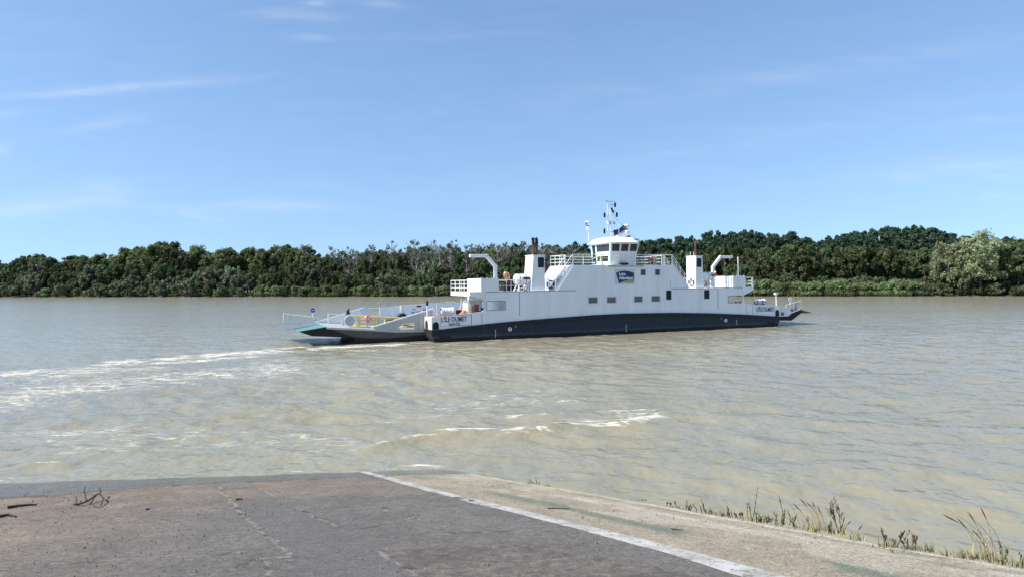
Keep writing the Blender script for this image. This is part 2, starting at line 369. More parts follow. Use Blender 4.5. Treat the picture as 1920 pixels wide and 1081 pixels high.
def slip_colour(x, y, s, t):
    n1 = fbm(x * 1.3, y * 1.3, 3, 4); n2 = fbm(x * 9, y * 9, 11, 3); n3 = vnoise(x * 34, y * 34, 5); n4 = fbm(x * .45, y * .45, 21, 3)
    c = np.empty((len(x), 3)); base = np.array([.143, .127, .108])
    sp = (.78 + .44 * n2) * (.72 + .56 * n3)
    c[:] = base * (sp * (.78 + .45 * n1))[:, None]
    # browner, dirtier left side
    lf = sstep(-3, -10, x + 2 * (n4 - .5)); c = c * (1 - lf[:, None]) + (np.array([.225, .172, .120]) * sp[:, None] * (.7 + .6 * n1)[:, None]) * lf[:, None]
    wx = .18 * (fbm(x * 2.3, y * 2.3, 31, 3) - .5); wy = .18 * (fbm(x * 2.3, y * 2.3, 41, 3) - .5)
    # smoother bluish slab and light-toned repairs
    slab = [R2(*p) for p in ((432, 938), (560, 938), (548, 950), (600, 972), (640, 995), (712, 1030), (770, 1058), (820, 1100), (600, 1110), (560, 1062), (500, 1005), (455, 966))]
    bl = (inpoly(x + wx, y + wy, slab) * .5 + inpoly(x + 2.2 * wx + .10, y + 2.2 * wy, slab) * .25 + inpoly(x + 3 * wx - .12, y + 3 * wy - .1, slab) * .25) * .62; c = c * (1 - bl[:, None]) + bl[:, None] * (np.array([.128, .117, .106]) * (.80 + .25 * n2 + .15 * n1)[:, None])
    slab2 = [R2(*p) for p in ((712, 1030), (1000, 1020), (1330, 1081), (1400, 1140), (880, 1140))]
    ms = inpoly(x + wx, y + wy, slab2); c[ms] = (c * np.array([.92, .86, .82]) * (.75 + .5 * n2)[:, None])[ms]
    slab3 = [R2(*p) for p in ((460, 897), (700, 890), (870, 932), (740, 930), (510, 931))]
    ms = inpoly(x + wx, y + wy, slab3); c[ms] = (c * np.array([1.22, 1.12, 1.02]))[ms]
    # concrete shoulder
    line_t = LINE_T
    sh = t < line_t - .02 + .05 * (n2 - .5)
    cc = np.array([.325, .270, .190]) * ((.80 + .4 * n1) * (.82 + .3 * n2) * (.88 + .24 * n3))[:, None]
    c[sh] = cc[sh]
    g = np.exp(-((t - (line_t * .60 + .25 * (fbm(s * .5, t * 0, 51, 2) - .5))) / .20) ** 2) * sstep(.40, .54, fbm(s * .55, t * 2.2, 61, 4)) * (.55 + .8 * n2) * sh; g = np.clip(g, 0, 1)
    c = c * (1 - .75 * g[:, None]) + np.array([.095, .150, .098]) * .75 * g[:, None]
    pale = np.exp(-((t - line_t * (.36 - .012 * s)) / .15) ** 2) * sstep(.44, .54, fbm(s * 1.3, t * 7, 71, 4)) * sh * sstep(3.5, 6.0, s)
    c = c * (1 - .7 * pale[:, None]) + np.array([.50, .46, .37]) * .7 * pale[:, None]
    kerb = (t < .20 + .10 * (fbm(s * 1.5, s * 0, 81, 3) - .5)) 
    kc = np.array([.48, .43, .31]) * (.72 + .5 * n2)[:, None]; c[kerb] = kc[kerb]
    pp = sstep(.55, .62, fbm(s * .6 + 5, t * 2.2, 91, 5, .6)) * (t < line_t * .55) * sh
    c = c * (1 - .45 * pp[:, None]) + np.array([.48, .43, .33]) * .45 * pp[:, None]
    # cracks
    cracks = [[(405, 905), (418, 922), (428, 933), (441, 946), (455, 965), (478, 982), (490, 992), (500, 1000), (522, 1018), (535, 1032), (548, 1050)],
              [(460, 893), (470, 900), (485, 913), (500, 921), (512, 930), (560, 931), (640, 930), (700, 930)],
              [(0, 979), (100, 973), (160, 967), (260, 961), (330, 955), (432, 951), (444, 946), (436, 940), (455, 936), (480, 935)],
              [(60, 1058), (200, 1050), (300, 1043), (400, 1039), (470, 1031)], [(415, 1071), (470, 1052), (485, 1044), (548, 1042)], [(498, 1048), (505, 1060), (515, 1066), (500, 1085)],
              [(555, 950), (572, 958), (590, 967), (612, 976), (640, 994)], [(660, 994), (690, 989), (720, 980), (752, 974), (775, 968), (762, 961), (728, 959), (716, 950)],
              [(712, 1032), (735, 1045), (765, 1062), (800, 1085)], [(800, 1003), (850, 1000), (905, 997), (1000, 993)], [(720, 929), (820, 925), (930, 919)]]
    for i, cr in enumerate(cracks):
        jx = .12 * (fbm(x * 5, y * 5, 171, 3) - .5); jy = .12 * (fbm(x * 5, y * 5, 181, 3) - .5); d = polydist(x + wx * .5 + jx, y + wy * .5 + jy, [R2(*p) for p in cr]); w = .021 + .014 * fbm(x * 3, y * 3, 100 + i, 2); k = .75 * sstep(.22, .42, fbm(x * 6, y * 6, 130 + i, 3)) if i not in (0,) else .85 * sstep(.12, .3, fbm(x * 6, y * 6, 130 + i, 3))
        hal = np.exp(-(d / (w * 3.0)) ** 2) * .35; c = c * (1 - hal[:, None] * .45)
        m = np.exp(-(d / w) ** 2) * k; dark = (fbm(x * 4, y * 4, 150 + i, 2) > .60)
        tgt = np.where(dark[:, None], np.array([.035, .03, .025]), np.array([.30, .262, .205]) * (.8 + .4 * n3)[:, None])
        c = c * (1 - m[:, None]) + tgt * m[:, None]
    for i, q in enumerate([(905, 1081 - 145), (1040, 953), (600, 1060), (330, 1010)]): pass
    return c

def slip_rough(x, y): return (fbm(x * 7, y * 7, 7, 2) - .5) * .010 + (fbm(x * .8, y * .8, 17, 2) - .5) * .03
def build_slipway():
    # width of the strip between the white line and the edge
    s0, s1, ds = -3.0, 15.0, .035; t0, t1, dt = 0.0, 17.0, .035
    ss = np.arange(s0, s1 + 1e-6, ds); tt = np.concatenate([np.arange(t0, 9.0, dt), np.arange(9.0, t1 + 1e-6, .05)])
    s, t = np.meshgrid(ss, tt, indexing='ij'); s = s.ravel(); t = t.ravel()
    x = EA.x + ED.x * s + EN.x * t; y = EA.y + ED.y * s + EN.y * t; z = EA.z + ED.z * s + EN.z * t
    b = -((x - P0.x) * gG.x + (y - P0.y) * gG.y)
    rough = slip_rough(x, y)
    edge = np.where(t < .04, -.05 * fbm(s * 3, s * 0, 19, 3), 0)
    c = slip_colour(x, y, s, t)
    wet_w = np.interp(x, [-14, -11.2, -9.3, -7.6, -4.5, 0], [4.7, 4.1, 3.1, 2.2, 1.7, 1.6]) + .5 * (fbm(x * .6, y * .6, 25, 3) - .5)
    wet = sstep(wet_w + .12, wet_w - .30, b + .35 * (fbm(x * 3, y * 3, 27, 3) - .5))
    rim = np.exp(-((b - wet_w - .03) / (.10 + .25 * sstep(-5, -11, x))) ** 2) * sstep(.4, .6, fbm(x * 3, y * 3, 29, 3))
    c = c * (1 - .62 * wet[:, None]) ; c = c * (1 - .55 * rim[:, None])
    q = grid_quads(len(ss), len(tt))
    o = np_mesh('slipway', np.stack([x, y, z + rough + edge], 1), q, mat_slip(), True); tag(o, kind='structure')
    attr(o, 'tone', c, 3); attr(o, 'wet', wet)
    # ground sheets that continue the slip beyond the detailed part, and its side wall
    def pt(s, t, dz=0): return (EA.x + ED.x * s + EN.x * t, EA.y + ED.y * s + EN.y * t, EA.z + ED.z * s + EN.z * t + dz)
    g = MB()
    g.add([pt(s0, t1), pt(s1, t1), pt(s1, 80), pt(s0, 80)], [(0, 1, 2, 3)])
    g.add([pt(s1, 0), pt(32, 0), pt(32, 80), pt(s1, 80)], [(0, 1, 2, 3)])
    g.add([pt(32, 0), (pt(32, 0)[0] + 60, pt(32, 0)[1] - 200, pt(32, 0)[2]), (pt(32, 80)[0], pt(32, 80)[1] - 200, pt(32, 80)[2]), pt(32, 80)], [(0, 1, 2, 3)])
    tag(g.build('concrete_apron', M['apron']), kind='structure')
    w = MB(); n = 60
    for i in range(n):
        a, c_ = -3 + 35 * i / n, -3 + 35 * (i + 1) / n
        w.add([pt(a, .01, -.06), pt(c_, .01, -.06), pt(c_, -.25, -4), pt(a, -.25, -4)], [(0, 1, 2, 3)])
    tag(w.build('slipway_side', M['apron']), kind='structure')
    # painted edge line, two lengths that do not quite meet
    m = mat_line()
    line = MB()
    lines = [([(657, 875), (700, 886), (760, 901), (820, 918), (868, 930)], [(651, 878), (686, 888), (742, 903), (800, 920), (848, 932)]),
             ([(885, 934), (990, 958), (1090, 983), (1180, 1004), (1300, 1035), (1480, 1083), (1640, 1125)], [(858, 936), (962, 961), (1060, 986), (1150, 1009), (1255, 1039), (1395, 1083), (1520, 1125)])]
    for up_, lo in lines:
        A = [R(*p) for p in up_]; Bp = [R(*p) for p in lo]
        for i in range(len(A) - 1):
            K = max(4, int((A[i + 1] - A[i]).length / .06)); ac = 6
            for k in range(K):
                f0, f1 = k / K, (k + 1) / K
                for c_ in range(ac):
                    g0, g1 = c_ / ac, (c_ + 1) / ac
                    q4 = [A[i].lerp(A[i + 1], f).lerp(Bp[i].lerp(Bp[i + 1], f), g) for f, g in ((f0, g0), (f1, g0), (f1, g1), (f0, g1))]
                    line.v += [(p.x, p.y, p.z + .006) for p in q4]; n_ = len(line.v); line.f.append((n_ - 4, n_ - 3, n_ - 2, n_ - 1)); line.sm.append(True)
    vv = np.array(line.v); vv[:, 2] += slip_rough(vv[:, 0], vv[:, 1]); line.v = [tuple(q) for q in vv]
    tag(line.build('painted_line', m), kind='structure')
def mat_slip():
    m, nt, N, L, B = new_mat('slipway_concrete')
    a = N.new('ShaderNodeAttribute'); a.attribute_name = 'tone'; w = N.new('ShaderNodeAttribute'); w.attribute_name = 'wet'
    tc = N.new('ShaderNodeTexCoord'); nz = N.new('ShaderNodeTexNoise'); nz.inputs['Scale'].default_value = 75; nz.inputs['Detail'].default_value = 5; nz.inputs['Roughness'].default_value = .7; L.new(tc.outputs['Object'], nz.inputs['Vector'])
    mr = N.new('ShaderNodeMapRange'); L.new(nz.outputs[0], mr.inputs[0]); mr.inputs[1].default_value = .36; mr.inputs[2].default_value = .64; mr.inputs[3].default_value = .42; mr.inputs[4].default_value = 1.6
    n2 = N.new('ShaderNodeTexNoise'); n2.inputs['Scale'].default_value = 22; n2.inputs['Detail'].default_value = 4; n2.inputs['Roughness'].default_value = .75; L.new(tc.outputs['Object'], n2.inputs['Vector'])
    mr2 = N.new('ShaderNodeMapRange'); L.new(n2.outputs[0], mr2.inputs[0]); mr2.inputs[1].default_value = .36; mr2.inputs[2].default_value = .64; mr2.inputs[3].default_value = .72; mr2.inputs[4].default_value = 1.28
    mm = N.new('ShaderNodeMath'); mm.operation = 'MULTIPLY'; L.new(mr.outputs[0], mm.inputs[0]); L.new(mr2.outputs[0], mm.inputs[1])
    mul = N.new('ShaderNodeVectorMath'); mul.operation = 'SCALE'; L.new(a.outputs['Color'], mul.inputs[0]); L.new(mm.outputs[0], mul.inputs['Scale']); L.new(mul.outputs[0], B.inputs['Base Color'])
    r = N.new('ShaderNodeMapRange'); L.new(w.outputs['Fac'], r.inputs[0]); r.inputs[3].default_value = .85; r.inputs[4].default_value = .16; L.new(r.outputs[0], B.inputs['Roughness'])
    s = N.new('ShaderNodeMapRange'); L.new(w.outputs['Fac'], s.inputs[0]); s.inputs[3].default_value = .9; s.inputs[4].default_value = .12
    bp = N.new('ShaderNodeBump'); bp.inputs['Distance'].default_value = .012; L.new(s.outputs[0], bp.inputs['Strength']); L.new(nz.outputs[0], bp.inputs['Height']); L.new(bp.outputs[0], B.inputs['Normal'])
    return m
def mat_line():
    m, nt, N, L, B = new_mat('worn_white_road_paint')
    tc = N.new('ShaderNodeTexCoord'); nz = N.new('ShaderNodeTexNoise'); nz.inputs['Scale'].default_value = 9; nz.inputs['Detail'].default_value = 9; nz.inputs['Roughness'].default_value = .75; L.new(tc.outputs['Object'], nz.inputs['Vector'])
    cr = N.new('ShaderNodeValToRGB'); L.new(nz.outputs[0], cr.inputs[0]); cr.color_ramp.elements[0].position = .33; cr.color_ramp.elements[0].color = (0, 0, 0, 1); cr.color_ramp.elements[1].position = .47
    n2 = N.new('ShaderNodeTexNoise'); n2.inputs['Scale'].default_value = 2.5; n2.inputs['Detail'].default_value = 5; L.new(tc.outputs['Object'], n2.inputs['Vector'])
    c2 = N.new('ShaderNodeValToRGB'); L.new(n2.outputs[0], c2.inputs[0]); c2.color_ramp.elements[0].position = .3; c2.color_ramp.elements[0].color = (.30, .28, .24, 1); c2.color_ramp.elements[1].position = .6; c2.color_ramp.elements[1].color = (.50, .48, .44, 1)
    L.new(c2.outputs[0], B.inputs['Base Color']); B.inputs['Roughness'].default_value = .75; L.new(cr.outputs[0], B.inputs['Alpha'])
    return m
M['apron'] = paint('plain_concrete', (.11, .095, .08), .9, var=.25, scale=2)
LINE_T = 1.0
def line_t():
    p = R(1310, 1050); q = p - EA; # solve q = s*ED + t*EN in xy
    det = ED.x * EN.y - ED.y * EN.x; return (ED.x * q.y - ED.y * q.x) / det
LINE_T = line_t() 
build_slipway()

# ------------------------------------------------------------------ river
def mat_water():
    m, nt, N, L, B = new_mat('muddy_river_water')
    f = N.new('ShaderNodeAttribute'); f.attribute_name = 'foam'; mu = N.new('ShaderNodeAttribute'); mu.attribute_name = 'mud'
    tc = N.new('ShaderNodeTexCoord')
    def noise(scale, det, sxy, rough=.55):
        mp = N.new('ShaderNodeMapping'); mp.inputs['Scale'].default_value = sxy; mp.inputs['Rotation'].default_value[2] = .35; L.new(tc.outputs['Object'], mp.inputs[0])
        n = N.new('ShaderNodeTexNoise'); n.inputs['Scale'].default_value = scale; n.inputs['Detail'].default_value = det; n.inputs['Roughness'].default_value = rough; L.new(mp.outputs[0], n.inputs['Vector']); return n.outputs[0]
    n1 = noise(.62, 3, (1, 1.05, 1)); n2 = noise(1.9, 2, (1, 1.1, 1)); n3 = noise(.045, 4, (1, 1.6, 1)); n4 = noise(9, 3, (1, 1, 1))
    mx = N.new('ShaderNodeMix'); mx.data_type = 'RGBA'; L.new(mu.outputs['Fac'], mx.inputs[0]); mx.inputs[6].default_value = (.272, .252, .180, 1); mx.inputs[7].default_value = (.300, .268, .176, 1)
    mv = N.new('ShaderNodeMapRange'); L.new(n3, mv.inputs[0]); mv.inputs[1].default_value = .3; mv.inputs[2].default_value = .7; mv.inputs[3].default_value = .93; mv.inputs[4].default_value = 1.08
    ml = N.new('ShaderNodeVectorMath'); ml.operation = 'SCALE'; L.new(mx.outputs[2], ml.inputs[0]); L.new(mv.outputs[0], ml.inputs['Scale'])
    # foam density decides where a fine, stretched noise turns white
    mpf = N.new('ShaderNodeMapping'); mpf.inputs['Scale'].default_value = (.42, 1.7, 1); mpf.inputs['Rotation'].default_value[2] = .12; L.new(tc.outputs['Object'], mpf.inputs[0])
    nf = N.new('ShaderNodeTexNoise'); nf.inputs['Scale'].default_value = 2.6; nf.inputs['Detail'].default_value = 9; nf.inputs['Roughness'].default_value = .76; nf.inputs['Distortion'].default_value = .9; L.new(mpf.outputs[0], nf.inputs['Vector'])
    mpl = N.new('ShaderNodeMapping'); mpl.inputs['Scale'].default_value = (.55, 1.5, 1); mpl.inputs['Rotation'].default_value[2] = .05; L.new(tc.outputs['Object'], mpl.inputs[0])
    nl = N.new('ShaderNodeTexNoise'); nl.inputs['Scale'].default_value = .85; nl.inputs['Detail'].default_value = 5; nl.inputs['Roughness'].default_value = .6; nl.inputs['Distortion'].default_value = 1.2; L.new(mpl.outputs[0], nl.inputs['Vector'])
    def m_(op, a, b_):
        n = N.new('ShaderNodeMath'); n.operation = op
        for k_, v_ in enumerate((a, b_)):
            if isinstance(v_, (int, float)): n.inputs[k_].default_value = v_
            else: L.new(v_, n.inputs[k_])
        return n.outputs[0]
    ridge_ = m_('MAXIMUM', m_('SUBTRACT', 1.0, m_('MULTIPLY', m_('ABSOLUTE', m_('SUBTRACT', nl.outputs[0], .5), 0), 9.0)), 0.0)
    v0_ = m_('ADD', m_('MULTIPLY', nf.outputs[0], .72), m_('MULTIPLY', ridge_, .20))
    th = N.new('ShaderNodeMath'); th.operation = 'MULTIPLY_ADD'; L.new(f.outputs['Fac'], th.inputs[0]); th.inputs[1].default_value = .34; L.new(v0_, th.inputs[2])
    fr = N.new('ShaderNodeMapRange'); fr.interpolation_type = 'SMOOTHSTEP'; L.new(th.outputs[0], fr.inputs[0]); fr.inputs[1].default_value = .63; fr.inputs[2].default_value = .84
    gate = N.new('ShaderNodeMath'); gate.operation = 'MULTIPLY'; gt = N.new('ShaderNodeMapRange'); L.new(f.outputs['Fac'], gt.inputs[0]); gt.inputs[1].default_value = .03; gt.inputs[2].default_value = .18
    L.new(fr.outputs[0], gate.inputs[0]); L.new(gt.outputs[0], gate.inputs[1])
    m2 = N.new('ShaderNodeMix'); m2.data_type = 'RGBA'; L.new(gate.outputs[0], m2.inputs[0]); L.new(ml.outputs[0], m2.inputs[6]); m2.inputs[7].default_value = (.70, .665, .55, 1)
    L.new(m2.outputs[2], B.inputs['Base Color'])
    rr = N.new('ShaderNodeMapRange'); L.new(gate.outputs[0], rr.inputs[0]); rr.inputs[3].default_value = .16; rr.inputs[4].default_value = .7; L.new(rr.outputs[0], B.inputs['Roughness'])
    B.inputs['IOR'].default_value = 1.333; B.inputs['Specular IOR Level'].default_value = .28
    a1 = N.new('ShaderNodeMath'); a1.operation = 'MULTIPLY_ADD'; L.new(n2, a1.inputs[0]); a1.inputs[1].default_value = .16; L.new(n1, a1.inputs[2])
    b1 = N.new('ShaderNodeBump'); b1.inputs['Strength'].default_value = .9; b1.inputs['Distance'].default_value = .27; L.new(a1.outputs[0], b1.inputs['Height'])
    L.new(b1.outputs[0], B.inputs['Normal'])
    return m
def W2(px, py): p = W(px, py); return (p.x, p.y)
def build_water():
    X0, X1, Y0, Y1 = -80.0, 88.0, 8.0, 112.0
    ys = [Y0]
    while ys[-1] < Y1: ys.append(ys[-1] + max(.11, .0052 * ys[-1]))
    ys[-1] = Y1; ys = np.array(ys); xs = np.arange(X0, X1 + .01, .16)
    y, x = np.meshgrid(ys, xs, indexing='ij'); x = x.ravel(); y = y.ravel()
    # distance to shore on the slip and to the border of the fine grid
    b = -((x - P0.x) * gG.x + (y - P0.y) * gG.y)
    det = ED.x * EN.y - ED.y * EN.x; qx, qy = x - EA.x, y - EA.y
    tt = (ED.x * qy - ED.y * qx) / det
    shore = np.where(tt > -.3, np.clip(-b, 0, 8), 8)
    fade = (.25 + .75 * sstep(95, 40, y)) * sstep(112, 85, y) * sstep(0, 4, x - X0) * sstep(0, 4, X1 - x) * sstep(0, 3, Y1 - y)
    wake = np.exp(-(polydist(x, y, [W2(-200, 705), W2(110, 690), W2(430, 665), W2(650, 648)]) / 9) ** 2)
    boil = sstep(11, 3, polydist(x, y, [W2(560, 740), W2(760, 700), W2(900, 690)]))
    amp = (.62 + .5 * boil - .15 * wake) * (.12 + .88 * sstep(.2, 6, shore)) * fade
    ca, sa = math.cos(.42), math.sin(.42); xr, yr = x * ca - y * sa, x * sa + y * ca
    wpx = 1.1 * (fbm(x * .22, y * .22, 201, 2) - .5); wpy = 1.1 * (fbm(x * .22, y * .22, 202, 2) - .5)
    h1 = fbm(xr / 1.9 + wpx, yr / 1.45 + wpy, 211, 3, .5) - .5
    r1 = 1 - np.abs(2 * fbm(xr / 1.7 + 3 + wpx, yr / 1.0 + wpy, 221, 2, .5) - 1)
    h = amp * (.40 * h1 + .11 * (r1 - .75))
    crest = h / (amp + 1e-3)
    # foam density, painted crest sparkle included (0 none .. 1 solid)
    fo = np.zeros_like(x); lowp = fbm(x * .10, y * .20, 251, 3); mid = fbm(x * .28, y * .55, 253, 3)
    def foam(pts, w, dens, pw=1.0, noise=None, lo=.36, hi=.6):
        nonlocal fo
        d = polydist(x, y, [W2(*p) for p in pts]); g = np.exp(-(d / w) ** 2) * dens
        if noise is not None: g = g * sstep(lo, hi, noise)
        fo = np.maximum(fo, g); return d
    foam([(-250, 722), (0, 704), (110, 690), (300, 672), (430, 664), (560, 655), (660, 648)], 2.9, .80, noise=mid, lo=.12, hi=.58)
    foam([(-250, 740), (110, 700), (300, 684), (480, 672), (640, 660)], 4.6, .66, noise=lowp, lo=.22, hi=.54)
    foam([(-250, 790), (60, 735), (260, 715), (480, 692)], 5.5, .64, noise=lowp, lo=.28, hi=.55)
    foam([(-150, 840), (60, 816), (200, 812)], 1.6, .58, noise=mid, lo=.28, hi=.58)
    foam([(-60, 850), (300, 838), (600, 815), (800, 770), (1000, 740)], 5.0, .44, noise=mid, lo=.40, hi=.64)
    foam([(370, 668), (440, 662), (520, 655), (600, 650), (660, 648)], 2.4, .92, noise=mid, lo=.12, hi=.52)
    foam([(540, 652), (620, 650), (700, 647), (780, 644), (835, 643)], 1.7, .98, noise=mid, lo=.08, hi=.42)
    foam([(585, 636), (640, 634), (668, 634)], .9, .85)
    foam([(300, 680), (370, 676), (470, 668)], 1.3, .84, noise=mid, lo=.1, hi=.5)
    foam([(80, 690), (-30, 708)], .9, .74, noise=mid, lo=.2, hi=.5)
    # rip of broken water in the foreground
    ridge = [W2(*p) for p in ((705, 838), (780, 822), (860, 812), (950, 812), (1010, 808), (1070, 797), (1130, 800), (1190, 790), (1240, 778))]
    dr = polydist(x, y, ridge); h += .15 * np.exp(-(dr / .55) ** 2) * (.4 + 1.1 * fbm(x * .8, y * .8, 271, 2)) * (shore > 1)
    rightw = sstep(W2(720, 830)[0], W2(1050, 800)[0], x)
    nr = fbm(x * 1.1, y * 1.3, 273, 3)
    fo = np.maximum(fo, np.exp(-(dr / (.20 + .42 * rightw)) ** 2) * (.64 + .22 * rightw) * sstep(.22, .52, nr))
    d = foam([(960, 781), (1050, 777), (1140, 771), (1230, 769), (1262, 778), (1290, 779)], .34, .72, noise=nr, lo=.28, hi=.5); h += .08 * np.exp(-(d / .5) ** 2)
    foam([(1080, 792), (1150, 785), (1215, 775)], .9, .62, noise=nr, lo=.3, hi=.5)
    foam([(790, 782), (860, 778), (960, 783)], .6, .55, noise=nr, lo=.4, hi=.6)
    foam([(752, 873), (790, 871), (822, 873)], .26, .76, noise=nr, lo=.2, hi=.4)
    d = foam([(60, 872), (90, 870), (118, 873)], .22, .62, noise=nr, lo=.3, hi=.5); h += .1 * np.exp(-(d / .4) ** 2)
    lap = np.exp(-((shore - .12 - .3 * fbm(x * .8, y * .8, 287, 3)) / .09) ** 2) * (tt > 0) * sstep(.42, .6, fbm(x * .9, y * .9, 289, 3)); fo = np.maximum(fo, .62 * lap)
    crest_glint = sstep(.13, .19, crest) * sstep(.50, .66, fbm(x * .5, y * .5, 291, 3)) * (y < 66); fo = np.maximum(fo, .52 * crest_glint)  # sparkle on the wave crests, painted in as small foam flecks
    fo = np.maximum(fo, .30 * sstep(.5, .7, fbm(x * .3, y * .4, 297, 3)) * boil)
    d = polydist(x, y, [tuple(ship_world(u, -.1, 0))[:2] for u in (-2, 10, 25, 41)]); fo = np.maximum(fo, .72 * np.exp(-(d / .42) ** 2) * sstep(.34, .56, mid))
    d = polydist(x, y, [tuple(ship_world(u, v, 0))[:2] for u, v in ((37, -.3), (39.5, -.2), (41.2, .3))]); fo = np.maximum(fo, .9 * np.exp(-(d / .5) ** 2))
    mud = np.clip(.35 * boil + .75 * sstep(.46, .66, fbm(x * .09, y * .13, 301, 3)) * sstep(70, 40, y) + .5 * np.exp(-(dr / 2.5) ** 2) + .9 * np.exp(-((x - 8) ** 2 / 500 + (y - 58) ** 2 / 60)) * .5, 0, 1)
    o = np_mesh('river', np.stack([x, y, h], 1), grid_quads(len(ys), len(xs)), M['water'], True); tag(o, kind='structure')
    attr(o, 'foam', np.clip(fo, 0, 1)); attr(o, 'mud', mud)
    g = MB(); BX = 4000
    for (a0, a1, b0, b1) in ((-BX, X0, -300, BX), (X1, BX, -300, BX), (X0, X1, Y1, BX), (X0, X1, -300, Y0)):
        g.add([(a0, b0, 0), (a1, b0, 0), (a1, b1, 0), (a0, b1, 0)], [(0, 1, 2, 3)])
    tag(g.build('outer_river', M['water'], recalc=False), kind='structure')
M['water'] = mat_water()
build_water()
# ------------------------------------------------------------------ the ferry (local axes: along, across away from the camera, up)
BEAM = 12.0
ferry = empty('car_ferry', SO, 'white and navy double-ended car ferry with a wheelhouse and two ramps crossing the brown river', 'ferry', rz=TH)
def curve_pts(pts, v=0): return [S(x, y, v) for x, y in pts]
band_top = curve_pts([(809, 618.2), (825, 617), (870, 611.2), (930, 604.6), (990, 599.2), (1050, 594.6), (1110, 590), (1170, 586.9), (1260, 585.4), (1330, 586.3), (1399, 589), (1463, 592.8)])
band_bot = curve_pts([(809, 627), (822, 625.6), (870, 619.4), (930, 612.4), (990, 607), (1050, 602), (1110, 597.6), (1170, 594), (1260, 592.6), (1330, 593), (1399, 595), (1463, 597)])
UL, UR = band_top[0][0], band_top[-1][0]
def zdeck(u):
    for (a, za), (b, zb) in zip(band_top[:-1], band_top[1:]):
        if a <= u <= b: return za + (zb - za) * (u - a) / (b - a)
    return band_top[0][1] if u < UL else band_top[-1][1]
P_ = lambda name, b, mat, parent=None, **k: b.build(name, M[mat], parent or ferry, **k)

# hull
b = MB(); b.prism([(UL + .9, -1.2), (UR - .9, -1.2)] + band_bot[::-1], 0, BEAM); hull = P_('hull', b, 'hull')
b = MB(); b.prism(band_bot + band_top[::-1], -.10, BEAM + .10); P_('rubbing_strake', b, 'band')
b = MB()
for (a, za), (c, zc) in zip(band_top[:-1], band_top[1:]):
    b.add([(a, .2, za + .012), (c, .2, zc + .012), (c, BEAM - .2, zc + .012), (a, BEAM - .2, za + .012)], [(0, 1, 2, 3)])
P_('car_deck', b, 'deck')
for (x0, y0, x1, y1) in ((823.5, 626.5, 844.5, 639), (1439.5, 600, 1453, 608)):
    b = MB(); a, z0 = S(x0, y1); c, z1 = S(x1, y0); b.box(a, c, -.03, .2, max(z0, .05), z1 - .12); P_('thruster_recess', b, 'soot_black', hull)  # black block paints the dark of a recess, hull is not cut
for (px, py) in ((956, 616.4), (1360.7, 600)):     # white circle with a cross
    u, z = S(px, py); b = MB(); b.torus((u, -.02, z), (0, 1, 0), .17, .035, 20, 6); b.box(u - .025, u + .025, -.025, .01, z - .15, z + .15); b.box(u - .15, u + .15, -.024, .012, z - .025, z + .025); P_('thruster_mark', b, 'ink_white', hull)
for (px, ya, yb, k) in ((929, 618.5, 631, 5), (1174, 608.5, 620.5, 6), (1381, 599.5, 607, 4)):
    for i in range(k):
        b = MB(); u, z = S(px, ya + (yb - ya) * i / (k - 1)); b.box(u - .03, u + .03, -.02, .01, z - .04, z + .04); P_('draught_mark', b, 'ink_white', hull)
for px, y0, y1 in ((967, 608.5, 613.5), (1352.5, 594, 598)):
    b = MB(); u, z0 = S(px, y1); _, z1 = S(px, y0); b.box(u - .015, u + .015, -.02, .01, z0, z1); P_('load_line', b, 'ink_white', hull)

# near side: one shell of white plating with openings cut in it
def rrect(x0, y0, x1, y1, v=0, r=.12, n=3):
    a, z0 = S(x0, y1, v); c, z1 = S(x1, y0, v); out = []
    for cx, cz, t0 in ((c - r, z0 + r, -90), (c - r, z1 - r, 0), (a + r, z1 - r, 90), (a + r, z0 + r, 180)):
        for k in range(n + 1):
            t = rad(t0 + 90 * k / n); out.append((cx + r * math.cos(t), cz + r * math.sin(t)))
    return out
DK = S(1050, 544.2)[1]        # house deck height
WD = S(1150, 496.6)[1]        # wheelhouse deck height
def at(px, z, v=0):            # along-ship position of a picture column at height z on the plane v
    lo, hi = -30.0, 70.0
    for _ in range(40):
        mid = (lo + hi) / 2; P = ship_world(mid, v, z); q = P - CAM; x = 960 + F * q.dot(cR) / q.y
        if x < px: lo = mid
        else: hi = mid
    return (lo + hi) / 2
uBL0, uBL1 = at(902, 5), at(935.3, 5); uBR0, uBR1 = at(1374.3, 5), at(1397.8, 5)
ZB = S(918, 521.6)[1]; ZBR = S(1386, 517.2)[1]
uOL, uOR = at(881, DK), at(1413.2, DK)
uT0, uT1, uT2, uT3 = at(1045, DK), at(1075.5, WD), at(1261, WD), at(1290, DK)
outer = list(band_top)
outer += curve_pts([(1463, 573.4), (1456, 572.6), (1430, 571.4), (1411, 570.4), (1399.5, 569.2), (1396, 566.5), (1395, 562), (1395, 553)])
outer += [(uOR, S(1413, 543.6)[1]), (uOR, DK), (uBR1, DK), (uBR1, ZBR), (uBR0, ZBR), (uBR0, DK), (uT3, DK), (uT2, WD), (uT1, WD), (uT0, DK), (uBL1, DK), (uBL1, ZB), (uBL0, ZB), (uBL0, DK), (uOL, DK)]
outer += curve_pts([(881, 554.6), (903.8, 560.2), (907.6, 563), (908.2, 576), (906.5, 580.5), (903, 584), (881, 586.2), (846, 590.4), (809, 594.6)])
lower = [(1103.4, 556.8, 1120.3, 568.2), (1138.2, 556.2, 1155, 567.4), (1189, 554.9, 1204.7, 566), (1221.7, 554.3, 1237.5, 564.9)]
upper = [(1201.4, 505, 1210.3, 516), (1228.3, 504.9, 1237.5, 515.8)]
ends = [(912.8, 563.9, 947.2, 581), (1365.6, 554.2, 1391, 567.4)]
door = (1249.3, 543.8, 1259.4, 561.5); louv = (1320.4, 542.9, 1330.4, 560)
